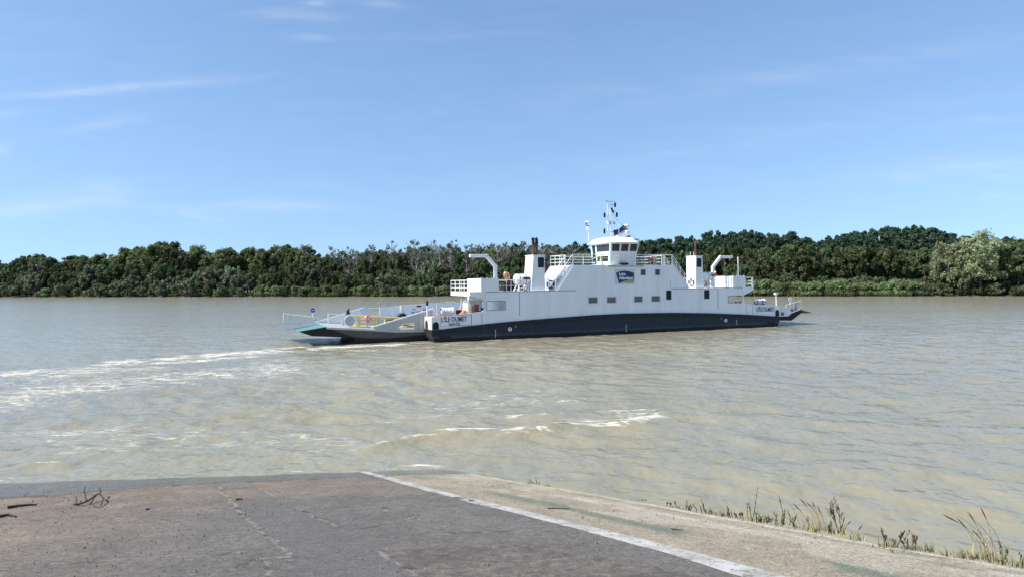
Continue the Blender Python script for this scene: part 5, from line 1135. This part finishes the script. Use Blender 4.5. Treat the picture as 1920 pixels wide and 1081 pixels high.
def trunk_mb(rng, h, r, branches, spread, lean=0.0, twig=0):
    b = MB(); pts = []; x = y = 0.0
    for i in range(6):
        pts.append((x, y, h * i / 5)); x += rng.uniform(-.02, .02) * h + lean * h / 5; y += rng.uniform(-.02, .02) * h
    b.tube(pts, [r * (1 - .16 * i) for i in range(6)], 6)
    for k in range(branches):
        f = rng.uniform(.3, .95); base = Vector(pts[int(f * 5)]); a = rng.uniform(0, 6.28); L = spread * rng.uniform(.5, 1); e = base + Vector((math.cos(a) * L, math.sin(a) * L, L * rng.uniform(.5, 1.3)))
        m = base.lerp(e, .5) + Vector((0, 0, .1 * L)); b.tube([base, m, e], [r * .42, r * .28, r * .1], 5)
        for q in range(twig):
            a2 = a + rng.uniform(-1, 1); L2 = L * rng.uniform(.3, .6); s0 = base.lerp(e, rng.uniform(.4, .95)); b.tube([s0, s0 + Vector((math.cos(a2) * L2 * .5, math.sin(a2) * L2 * .5, L2))], [r * .18, r * .07], 4)
    return b
def tree_proto(kind, seed):
    rng = np.random.default_rng(seed); pr = random.Random(seed)
    if kind == 'broadleaf':     # unit: metres, about 12 high
        c, r = crown_clumps(rng, 5.0, 4.7, 7.0, 76, 'dome'); v = leaf_cards(rng, c, r, 58, .50); v2 = leaf_cards(rng, c, r * .9, 13, .95, shell=.1); v = np.concatenate([v, v2]); tm = trunk_mb(pr, 9, .28, 7, 3.0); mats = ('leaf_dark', 'bark'); H = 11.8
    elif kind == 'poplar':
        c, r = crown_clumps(rng, 4.4, 8.6, 12.0, 110, 'tall', .15, .27); v = leaf_cards(rng, c, r, 46, .48, up=1.2, squash=(1, 1, 1.35), out_bias=.7); v = np.concatenate([v, leaf_cards(rng, c, r, 7, 1.0, shell=.1)]); tm = trunk_mb(pr, 18, .30, 12, 2.4); mats = ('leaf_poplar', 'bark'); H = 21.0
    elif kind == 'willow':
        c, r = crown_clumps(rng, 3.4, 2.9, 3.5, 46, 'dome', .2, .32); v = leaf_cards(rng, c, r, 50, .42, up=.8, droop=.5); v = np.concatenate([v, leaf_cards(rng, c, r, 8, .8, shell=.1)]); tm = trunk_mb(pr, 4, .16, 6, 1.8); mats = ('leaf_willow', 'bark'); H = 6.6
    elif kind == 'big_willow':
        c, r = crown_clumps(rng, 7.2, 8.2, 9.6, 95, 'dome', .13, .24); v = leaf_cards(rng, c, r, 75, .50, up=.7, droop=.75, squash=(1.15, 1.15, .8)); v = np.concatenate([v, leaf_cards(rng, c, r, 10, .9, shell=.1)]); tm = trunk_mb(pr, 12, .5, 12, 4.5); mats = ('leaf_bigwillow', 'bark'); H = 18.6
    elif kind == 'bare':
        c, r = crown_clumps(rng, 2.9, 7.0, 13, 40, 'tall', .12, .3); v = leaf_cards(rng, c, r, 20, .38, up=1.0); tm = trunk_mb(pr, 20.5, .30, 26, 3.0, twig=4); mats = ('leaf_sparse', 'pale_bark'); H = 20.8
    elif kind == 'pine':
        c, r = crown_clumps(rng, 2.6, 4.6, 8.2, 42, 'tall', .26, .42); v = leaf_cards(rng, c, r, 26, .7, up=.6); tm = trunk_mb(pr, 12, .2, 8, 1.6); mats = ('leaf_pine', 'bark'); H = 13.2
    elif kind == 'shrub':
        c, r = crown_clumps(rng, 2.3, 1.7, 1.75, 30, 'dome', .26, .42); v = leaf_cards(rng, c, r, 42, .36, up=.5); v = np.concatenate([v, leaf_cards(rng, c, r, 8, .7, shell=.1)]); tm = trunk_mb(pr, 2.2, .07, 6, 1.0); mats = ('leaf_shrub', 'bark'); H = 3.6
    elif kind == 'yellow_shrub':
        c, r = crown_clumps(rng, 2.3, 1.3, 1.3, 26, 'dome', .28, .42); v = leaf_cards(rng, c, r, 42, .34, up=.5); tm = trunk_mb(pr, 1.6, .06, 6, .9); mats = ('leaf_yellow', 'bark'); H = 2.7
    elif kind == 'reed':
        n = 30; ang = rng.uniform(0, 6.28, n); q = np.sqrt(rng.random(n)) * 1.35; c = np.stack([np.cos(ang) * q, np.sin(ang) * q, 2.65 + .75 * rng.random(n) - .28 * q ** 2], 1); r = rng.uniform(.38, .62, n)
        v = leaf_cards(rng, c, r, 34, .26, up=1.6, elong=2.0, squash=(1, 1, 1.35)); c2 = c.copy(); c2[:, 2] *= .42; v = np.concatenate([v, leaf_cards(rng, c2, r, 30, .26, up=1.6, elong=2.2)]); mats = ('leaf_reed', 'dry_stem'); H = 3.9
        b = MB()
        for i in range(60):
            bx, by = rng.normal(size=2) * np.array([1.2, .9]); b.tube([(bx, by, -.1), (bx * 1.08, by * 1.08, 1.3)], [.035, .02], 4)
        tm = b
    return v, tm, mats, H
PROTO = {}
def get_proto(kind, i):
    if (kind, i) not in PROTO:
        v, tm, mats, H = tree_proto(kind, hash_seed(kind) + i * 7)
        q = np.arange(len(v)).reshape(-1, 4); o = np_mesh('crown', v, q, M[mats[0]]); me = o.data; bpy.data.objects.remove(o)
        t = tm.build('trunk', M[mats[1]]); tme = t.data; bpy.data.objects.remove(t)
        PROTO[(kind, i)] = (me, tme, H)
    return PROTO[(kind, i)]
def hash_seed(k): return sum(ord(c) * (i + 3) for i, c in enumerate(k)) % 9973
NAMES = {'broadleaf': ('broadleaf_tree', 'tree'), 'poplar': ('poplar_tree', 'tree'), 'willow': ('willow_bush', 'bush'), 'big_willow': ('willow_tree', 'tree'), 'bare': ('sparse_tree', 'tree'), 'pine': ('pine_tree', 'tree'), 'shrub': ('shore_shrub', 'bush'), 'yellow_shrub': ('yellow_shrub', 'bush'), 'reed': ('reed_clump', 'reeds')}
WHAT = {'broadleaf': 'dark rounded tree', 'poplar': 'tall green poplar', 'willow': 'silvery willow bush', 'bare': 'half-bare grey tree', 'shrub': 'green shrub', 'yellow_shrub': 'yellowish shrub', 'reed': 'green reed clump', 'big_willow': 'big pale willow', 'pine': 'dark pine'}
def place_of(px):
    for lim, s in ((150, 'at the far left'), (290, 'left of the tallest poplars'), (400, 'within the tallest poplars'), (600, 'above the ramp tip'), (760, 'above the lowered ramp'), (900, 'above the ferry name'), (1090, 'behind the wider ferry funnel'), (1290, 'behind the ferry wheelhouse'), (1430, 'behind the narrower ferry funnel'), (1580, 'just right of the ferry'), (1730, 'left of the pale willow'), (1890, 'beside the pale willow')):
        if px < lim: return s
    return 'at the far right'
PLURAL = {'broadleaf': 'dark rounded trees', 'poplar': 'tall poplars', 'willow': 'silvery willow bushes', 'bare': 'half-bare grey trees', 'shrub': 'green shrubs', 'yellow_shrub': 'yellowish shrubs', 'reed': 'reed clumps', 'big_willow': 'pale willows', 'pine': 'dark pines'}
rt = random.Random(77)
def plant(kind, px, t, height, width=1.0, var=6, label=None, lean=0.0, where=''):
    me, tme, H = get_proto(kind, rt.randrange(var)); p = bank_pt(px, t); z = ground_z(p.x, p.y)
    k = height / H; nm, cat = NAMES[kind]
    o = bpy.data.objects.new(nm, None); col.objects.link(o); o.location = (p.x, p.y, z - .05); o.rotation_euler = (0, lean, rt.uniform(0, 6.28)); w = k * width; o.scale = (w, w * rt.uniform(.9, 1.1), k)
    c = bpy.data.objects.new('crown' if kind != 'reed' else 'leaves', me); col.objects.link(c); c.parent = o
    s = bpy.data.objects.new('trunk' if kind != 'reed' else 'stems', tme); col.objects.link(s); s.parent = o
    pl = place_of(px)
    tag(o, label or f'{WHAT[kind]}{where} {pl}', cat, None if label else f'{PLURAL[kind]}{where} {pl}'); return o
def height_for(px, t, y):
    p = bank_pt(px, t); hor = 528 - .011 * (px - 960); top = CH + (hor - y) / F * p.y; return top - ground_z(p.x, p.y)
# back rows: what makes the skyline
px = -180.0
while px < 2140:
    y = top_y(px) + rt.choice([rt.uniform(-3, 3), rt.uniform(-1, 12)]); t = rt.uniform(20, 32)
    if 620 < px < 1075 and rt.random() < .86: kind = 'bare'; y -= rt.uniform(-3, 9)
    elif 180 < px < 610 and rt.random() < .75: kind = 'poplar'
    elif px < 180: kind = rt.choice(['poplar', 'poplar', 'broadleaf'])
    elif px > 1480: kind = rt.choice(['broadleaf', 'broadleaf', 'poplar']); y += 22 if px < 1760 else 6
    else: kind = rt.choice(['broadleaf', 'broadleaf', 'poplar']); y += 10
    h = height_for(px, t, y); wd = {'broadleaf': .60, 'poplar': 1.30, 'bare': 1.0}[kind]
    if kind == 'broadleaf' and h > 15: wd = .62
    plant(kind, px, t, max(h, 9), wd * rt.uniform(.9, 1.15), lean=.09 if kind == 'poplar' else 0, where=' in the back row')
    px += rt.uniform(9, 17) * (.62 if 620 < px < 1075 else 1.0 if px < 1100 else 1.35)
# middle row
px = -170.0
while px < 2130:
    if not (985 < px < 1385 and rt.random() < .5):
        t = rt.uniform(8, 16)
        if px < 480: kind = rt.choice(['broadleaf', 'broadleaf', 'poplar', 'willow']); y = rt.uniform(486, 512)
        elif px < 1100: kind = rt.choice(['broadleaf', 'broadleaf', 'broadleaf', 'willow']); y = rt.uniform(482, 510) + (12 if 640 < px < 1060 else 0)
        elif px < 1480: kind = 'broadleaf'; y = rt.uniform(472, 500)
        else: kind = 'broadleaf'; y = rt.uniform(455, 480)
        h = height_for(px, t, y); plant(kind, px, t, h, {'broadleaf': .80, 'poplar': .75, 'willow': .62}[kind] * rt.uniform(.9, 1.2), where=' in the middle row')
    px += rt.uniform(14, 25) * (1 if px < 1100 else 1.35)
# shoreline
px = -170.0
while px < 2130:
    hid = 985 < px < 1385
    if not (hid and rt.random() < .75):
        t = rt.uniform(-.9, 3.0)
        if px < 440: kind = rt.choice(['willow', 'willow', 'shrub', 'shrub', 'yellow_shrub', 'reed']); y = {'willow': rt.uniform(518, 538), 'shrub': rt.uniform(532, 541), 'yellow_shrub': rt.uniform(541, 547), 'reed': rt.uniform(538, 544)}[kind]
        elif px < 990: kind = rt.choice(['reed', 'reed', 'reed', 'shrub', 'yellow_shrub']); y = {'reed': rt.uniform(532, 540), 'shrub': rt.uniform(530, 540), 'yellow_shrub': rt.uniform(541, 547)}[kind]
        elif px < 1725: kind = 'reed' if rt.random() < .9 else 'shrub'; y = rt.uniform(521, 531); t = rt.uniform(-1.2, 1.2)
        else: kind = rt.choice(['reed', 'shrub', 'willow', 'shrub']); y = rt.uniform(522, 538)
        h = height_for(px, t, y); plant(kind, px, t, max(h, 1.2), rt.uniform(.85, 1.15) * (1.0 if kind != 'willow' else .9), where=' at the waterline')
    px += rt.uniform(8.5, 14) * (1 if px < 1100 else 1.45)
# second line of bushes that closes the gap under the trees
px = -170.0
while px < 2130:
    if not (985 < px < 1385):
        kind = rt.choice(['shrub', 'broadleaf', 'willow'] if px < 500 else ['shrub', 'broadleaf', 'broadleaf']); t = rt.uniform(4, 8); y = rt.uniform(505, 527); plant(kind, px, t, height_for(px, t, y), {'broadleaf': .95, 'shrub': .75, 'willow': .8}[kind], where=' behind the shoreline')
    px += rt.uniform(17, 28)
# singled-out trees
plant('big_willow', 1836, 3.5, height_for(1836, 3.5, 424), 1.08, 1, 'tall pale green willow towering over the right bank, its crown against the sky')
plant('big_willow', 1778, 2.5, height_for(1778, 2.5, 440), .80, 2, 'smaller pale green willow leaning out left of the tallest willow on the right bank')
plant('big_willow', 1800, 1.0, height_for(1800, 1.0, 480), .62, 3, 'low spreading pale willow at the foot of the tallest willow on the right bank')
plant('willow', 722, 2.5, height_for(722, 2.5, 511), .95, 2, 'pale round willow bush standing out against dark trees above the lowered ramp')
plant('willow', 400, 4, height_for(400, 4, 500), 1.0, 2, 'large silvery willow bush below the right edge of the tall poplar stand')
plant('willow', 355, 3, height_for(355, 3, 524), .9, 2, 'small silvery willow bush left of the large silvery one')
plant('willow', 222, 2.5, height_for(222, 2.5, 525), 1.0, 2, 'silvery willow bush leaning over the water at left, below the rising tree line')
plant('willow', 806, 9, height_for(806, 9, 483), .62, 2, 'grey-green willow in front of the half-bare grey trees, upper middle of the wood')
plant('broadleaf', 1908, 3, height_for(1908, 3, 450), .8, 3, 'dark tall tree closing the right edge of the picture beside the pale willow')
plant('broadleaf', 1500, 9, height_for(1500, 9, 452), .85, 3, 'large dark rounded tree rising right of the ferry, left of the pine hill')
# pines on the rise: one wood that reads as a mass
def pine_wood():
    rng = np.random.default_rng(5); V = []; pr = random.Random(9)
    protos = [tree_proto('pine', 40 + i)[0] for i in range(4)]
    x = 520.0
    while x < 1900:
        for row in range(3):
            t = pr.uniform(50, 62) + row * 14; xx = x + pr.uniform(-5, 5); p = bank_pt(xx, t); z = ground_z(p.x, p.y); v = protos[pr.randrange(4)]; k = pr.uniform(.85, 1.15) * (.95 if hill_h(xx) > 3 else .6); a = pr.uniform(0, 6.28); ca, sa = math.cos(a), math.sin(a)
            w = np.empty_like(v); w[:, 0] = (v[:, 0] * ca - v[:, 1] * sa) * k + p.x; w[:, 1] = (v[:, 0] * sa + v[:, 1] * ca) * k + p.y; w[:, 2] = v[:, 2] * k + z; V.append(w)
        x += pr.uniform(10, 15)
    V = np.concatenate(V); o = np_mesh('pine_wood', V, np.arange(len(V)).reshape(-1, 4), M['leaf_pine']); tag(o, 'dark pine wood covering the low hill behind the far bank', 'wood', kind='stuff')
pine_wood()

# ------------------------------------------------------------------ weeds along the edge of the slip
rw = random.Random(31)
def blade(b, base, a, h, bend, w, n=4):
    d = Vector((math.cos(a), math.sin(a), 0)); s = Vector((-d.y, d.x, 0)) * w; vs = []
    for i in range(n + 1):
        f = i / n; c = base + d * (bend * h * f * f) + Vector((0, 0, h * (f - .18 * f * f * abs(bend) * 1.5))); k = (1 - f) ** .7; vs += [c - s * k, c + s * k]
    b.add(vs, [(2 * i, 2 * i + 1, 2 * i + 3, 2 * i + 2) for i in range(n)])
def weed(px, py, hpx, kind, label, cat='weed', lean=0.0):
    p = R(px, py - 1.5); dist = (p - CAM).length; h = hpx * dist / F * .87
    t = empty({'tuft': 'grass_tuft', 'stalk': 'dry_weed', 'tall': 'tall_grass', 'bush': 'branching_weed'}[kind], p, label, cat)
    b = MB(); s = MB(); q = MB(); z0 = Vector((0, 0, -.02))
    if kind == 'tuft':
        for i in range(int(16 + 30 * h)): blade(b, z0 + Vector((rw.gauss(0, .045), rw.gauss(0, .03), 0)), rw.uniform(0, 6.28), h * rw.uniform(.5, 1.05), rw.uniform(.15, .75), .006)
        for i in range(10): blade(q, z0 + Vector((rw.gauss(0, .04), rw.gauss(0, .03), 0)), rw.uniform(0, 6.28), h * rw.uniform(.4, .8), rw.uniform(.4, 1.0), .006)
        b.build('green_blades', M['weed_green'], t, recalc=False); q.build('dry_blades', M['straw'], t, recalc=False)
    elif kind == 'stalk':
        for i in range(rw.randint(4, 6)):
            a = rw.uniform(0, 6.28); L = h * (1.0 if i == 0 else rw.uniform(.35, .7)); sp = rw.uniform(.03, .22); base = Vector((rw.gauss(0, .07), rw.gauss(0, .03), -.02)); e = base + Vector((math.cos(a) * sp * L + lean * L, math.sin(a) * sp * L, L)); m = base.lerp(e, .5) + Vector((rw.gauss(0, .02), rw.gauss(0, .02), 0)); s.tube([base, m, e], [.006, .005, .002], 4)
            for k in range(int(5 + L * 20)):
                f = rw.uniform(.15, 1); c = base.lerp(m, f * 2) if f < .5 else m.lerp(e, f * 2 - 1); blade(b if rw.random() < .55 else q, c, rw.uniform(0, 6.28), rw.uniform(.03, .07), rw.uniform(.3, 1.2), .007, 2)
        s.build('stems', M['dry_stem'], t); b.build('leaves', M['weed_green'], t, recalc=False); q.build('dry_leaves', M['dry_stem'], t, recalc=False)
    elif kind == 'bush':
        def br(base, a, L, r, lev):
            e = base + Vector((math.cos(a) * L * .45 + lean * L * .3, math.sin(a) * L * .3, L)); s.tube([base, base.lerp(e, .5) + Vector((rw.gauss(0, .01), 0, .01)), e], [r, r * .8, r * .5], 4)
            if lev:
                for k in range(4): br(base.lerp(e, rw.uniform(.35, 1)), a + rw.uniform(-1.4, 1.4), L * rw.uniform(.35, .6), r * .6, lev - 1)
            else:
                for k in range(3): c = base.lerp(e, rw.uniform(.5, 1)); blade(q, c, rw.uniform(0, 6.28), .022, .6, .006, 1)
        for i in range(3): br(Vector((rw.gauss(0, .05), rw.gauss(0, .02), -.02)), rw.uniform(-.6, 3.7), h * rw.uniform(.4, .6), .006, 2)
        for i in range(16): blade(b, Vector((rw.gauss(0, .06), rw.gauss(0, .03), -.02)), rw.uniform(0, 6.28), h * rw.uniform(.15, .4), rw.uniform(.2, .8), .006)
        s.build('branches', M['dry_stem'], t); q.build('seed_heads', M['seed'], t, recalc=False); b.build('leaves', M['weed_green'], t, recalc=False)
    else:
        for i in range(rw.randint(4, 6)):
            base = Vector((rw.gauss(0, .07), rw.gauss(0, .03), -.02)); L = h * rw.uniform(.6, 1.08); ln = lean * rw.uniform(.5, 1.5); pts = [base + Vector((ln * L * f * f, rw.gauss(0, .004), L * (f - .12 * abs(ln) * f * f))) for f in (0, .25, .5, .75, .9, 1)]
            s.tube(pts, [.0045, .004, .0038, .0034, .0026, .002], 4)
            if rw.random() < .7:
                u = (pts[-1] - pts[-2]).normalized(); q.tube([pts[-2] - u * .04, pts[-2] + u * .03, pts[-1], pts[-1] + u * .05], [.003, .008, .007, .002], 5)
        for i in range(13): blade(b, Vector((rw.gauss(0, .09), rw.gauss(0, .03), -.02)), rw.choice([3.14, 0, 2.6, .5]) + rw.gauss(0, .4), h * rw.uniform(.25, .75), rw.uniform(.2, .9), .005)
        s.build('culms', M['straw'], t); q.build('seed_heads', M['seed'], t); b.build('blades', M['straw'], t, recalc=False)
    return t
weed(994, 908, 12, 'stalk', 'leftmost of three short dark weeds at the far tip of the slip edge')
weed(1010, 909.5, 13, 'stalk', 'middle of three short dark weeds at the far tip of the slip edge')
weed(1026, 912.5, 10, 'tuft', 'lowest and rightmost of three short dark weeds at the far tip of the slip edge', 'grass')
weed(1205, 937, 6, 'tuft', 'tiny lone sprout on the slip edge, midway along between the weed groups', 'grass')
weed(1256, 949, 11, 'bush', 'small reddish tuft where the near row of weeds begins')
weed(1292, 957, 20, 'stalk', 'short reddish-brown weed left of the bright green sprig on the slip edge')
weed(1316, 960, 25, 'stalk', 'bright green leaning sprig near the start of the near weed row', lean=-.3)
weed(1335, 962, 16, 'tuft', 'low brown-green tuft just right of the bright green leaning sprig', 'grass')
weed(1374, 968, 19, 'stalk', 'short brown weed in the gap left of the tall spiky stalk', lean=-.2)
weed(1391, 970, 14, 'bush', 'wispy low weed touching the left of the tall spiky stalk')
weed(1409, 977, 64, 'stalk', 'tall spiky brown stalk standing straight up at the left of the tall weeds')
weed(1428, 977, 27, 'tuft', 'green-brown tuft at the right foot of the tall spiky stalk', 'grass')
weed(1451, 980, 26, 'stalk', 'reddish leafy weed midway between the two tall stalk groups')
weed(1477, 983, 48, 'stalk', 'dark upright weed just left of the tall leaning grass')
weed(1517, 992, 82, 'tall', 'tall dark grass with seed heads leaning left, highest of the middle weeds', 'grass', lean=-.38)
weed(1541, 994, 56, 'tall', 'pale straw-coloured grass right of the tall leaning dark grass', 'grass', lean=-.22)
weed(1575, 998, 62, 'bush', 'wide branching dry weed with fine twigs against the water')
weed(1592, 1008, 34, 'tall', 'thin dry grass at the right foot of the wide branching weed', 'grass', lean=.2)
weed(1657, 1023, 42, 'bush', 'sprawling twiggy weed alone on the bare stretch of edge')
weed(1687, 1026, 30, 'stalk', 'short upright green-brown weed right of the sprawling twiggy one')
weed(1715, 1030, 36, 'bush', 'thin twig weed with few leaves beside the round green tuft')
weed(1740, 1032, 20, 'tuft', 'round green grass tuft on the pale edge', 'grass')
weed(1768, 1038, 8, 'tuft', 'flat dry tuft between the round green tuft and the tall pale grass', 'grass')
weed(1803, 1044, 22, 'tuft', 'yellow-green tuft growing on the concrete left of the tall pale grass', 'grass')
weed(1842, 1041, 92, 'tall', 'tall pale grass arching far to the left near the right edge', 'grass', lean=-.62)
weed(1862, 1043, 74, 'tall', 'slender grass with dark seed heads behind the tall pale arching grass', 'grass', lean=-.40)
weed(1866, 1053, 12, 'tuft', 'low dry tuft below the tall pale arching grass', 'grass')
weed(1888, 1045, 26, 'stalk', 'small dark green weed right of the tall pale grass')
weed(1914, 1061, 26, 'tuft', 'bright green tuft cut by the right edge of the picture', 'grass')

for i, (x, y, h, k, lb) in enumerate([(1272, 953, 8, 'tuft', 'tiny green sprout between the small reddish tuft and the short reddish-brown weed'), (1354, 965, 10, 'tuft', 'tiny dry sprout between the low brown-green tuft and the gap'), (1440, 979, 17, 'stalk', 'small leafy weed between the green-brown tuft and the reddish leafy weed'), (1463, 982, 15, 'tuft', 'little tuft between the reddish leafy weed and the dark upright weed'), (1496, 988, 24, 'bush', 'fine twiggy weed left of the tall leaning dark grass'), (1530, 995, 22, 'tuft', 'low green tuft in the middle of the tall weeds'), (1556, 998, 24, 'stalk', 'short brown weed between the pale straw grass and the branching weed'), (1606, 1011, 16, 'tuft', 'low dry tuft just right of the tall weed group'), (1672, 1025, 14, 'tuft', 'low green tuft between the sprawling twiggy weed and its upright neighbour'), (1702, 1029, 12, 'tuft', 'tiny tuft left of the thin twig weed'), (1822, 1044, 16, 'tuft', 'low green tuft at the left foot of the tall pale grass'), (1850, 1047, 20, 'tuft', 'dense green tuft at the right foot of the tall pale grass'), (1878, 1051, 13, 'tuft', 'small tuft beside the small dark green weed at the right edge')]):
    weed(x, y, h, k, lb, 'grass' if k == 'tuft' else 'weed')
# ------------------------------------------------------------------ driftwood and litter on the slip
def drift(name, pts, r, label, cat='driftwood', lift=.02):
    b = MB()
    for poly, rr in pts:
        P3 = [R(x, y) + Vector((0, 0, lift + z)) for x, y, z in poly]; n = len(P3); b.tube(P3, [rr * (1 - .5 * i / (n - 1)) for i in range(n)], 6)
    o0 = R(*pts[0][0][0][:2]); b.v = [tuple(Vector(v) - o0) for v in b.v]; o = b.build(name, M['driftwood']); o.location = o0; tag(o, label, cat); return o
drift('driftwood_branch', [([(139, 946, 0), (152, 947, .02), (166, 944, .05), (180, 938, .10), (190, 934, .12), (187, 930, .16)], .022), ([(143, 947, 0), (143, 940, .06), (141, 937, .08)], .013), ([(162, 945, .04), (158, 934, .16), (160, 929, .2)], .015), ([(186, 936, .11), (195, 941, .06), (188, 950, .0)], .018), ([(192, 940, .05), (197, 939, .06)], .01), ([(176, 950, 0), (186, 952, .0)], .011)], .02, 'dark forked driftwood branch lying on the left of the slip near the wet band')
drift('driftwood_log', [([(14, 952, 0), (35, 950, .01), (56, 948, .01), (69, 947, .0)], .032)], .03, 'straight dark driftwood stick near the left edge, farther from the camera')
drift('driftwood_log', [([(-30, 970, 0), (-5, 971, .01), (15, 968, .02), (30, 970, .0)], .036)], .03, 'curved dark driftwood piece cut by the left edge, nearer the camera')
drift('dark_stick', [([(1027, 953, 0), (1046, 953.6, 0), (1068, 954, 0)], .012)], .01, 'thin dark stick lying on the concrete strip right of the white line', 'stick', .012)
drift('dark_stick', [([(1259, 992, 0), (1270, 993.6, 0), (1281, 994, 0)], .009)], .01, 'short dark twig on the concrete strip near the worn green paint', 'stick', .012)
drift('dark_stick', [([(443, 937, 0), (450, 936, .01), (455, 936.5, 0)], .02)], .01, 'small black lump of wood at the crack crossing on the asphalt', 'stick', .015)
drift('dark_stick', [([(880, 939.5, 0), (888, 940.5, 0)], .014)], .01, 'small dark chip lying on the start of the nearer white line', 'stick', .03)
drift('dark_stick', [([(274, 956, 0), (281, 955, .01)], .02)], .01, 'small black chip on the asphalt left of the crack crossing', 'stick', .015)
def grit():
    rng = np.random.default_rng(3); n = 2600; V = []; Q = []
    det = 0
    for i in range(n):
        s = rng.uniform(.2, 14); t = rng.uniform(.15, 15.5) if i % 3 else rng.uniform(7, 15.5); p = EA + ED * s + EN * t; r = rng.uniform(.004, .013) * (1 if rng.random() < .96 else 1.8); k = len(V)
        a = rng.uniform(0, 6.28)
        c = [(math.cos(a + j * 1.571) * r * rng.uniform(.7, 1.4), math.sin(a + j * 1.571) * r * rng.uniform(.7, 1.4)) for j in range(4)]
        z = p.z + .004
        V += [(p.x + x, p.y + y, z - .01) for x, y in c] + [(p.x + x * .6, p.y + y * .6, z + r * rng.uniform(.6, 1.1)) for x, y in c]
        Q += [(k + 4, k + 5, k + 6, k + 7)] + [(k + j, k + (j + 1) % 4, k + 4 + (j + 1) % 4, k + 4 + j) for j in range(4)]
    o = np_mesh('gravel', V, Q, M['grit']); tag(o, 'loose grit scattered over the slipway surface', 'gravel', kind='stuff')
M['grit'] = paint('mixed_grit', (.16, .135, .11), .9, var=.6, scale=40)
grit()
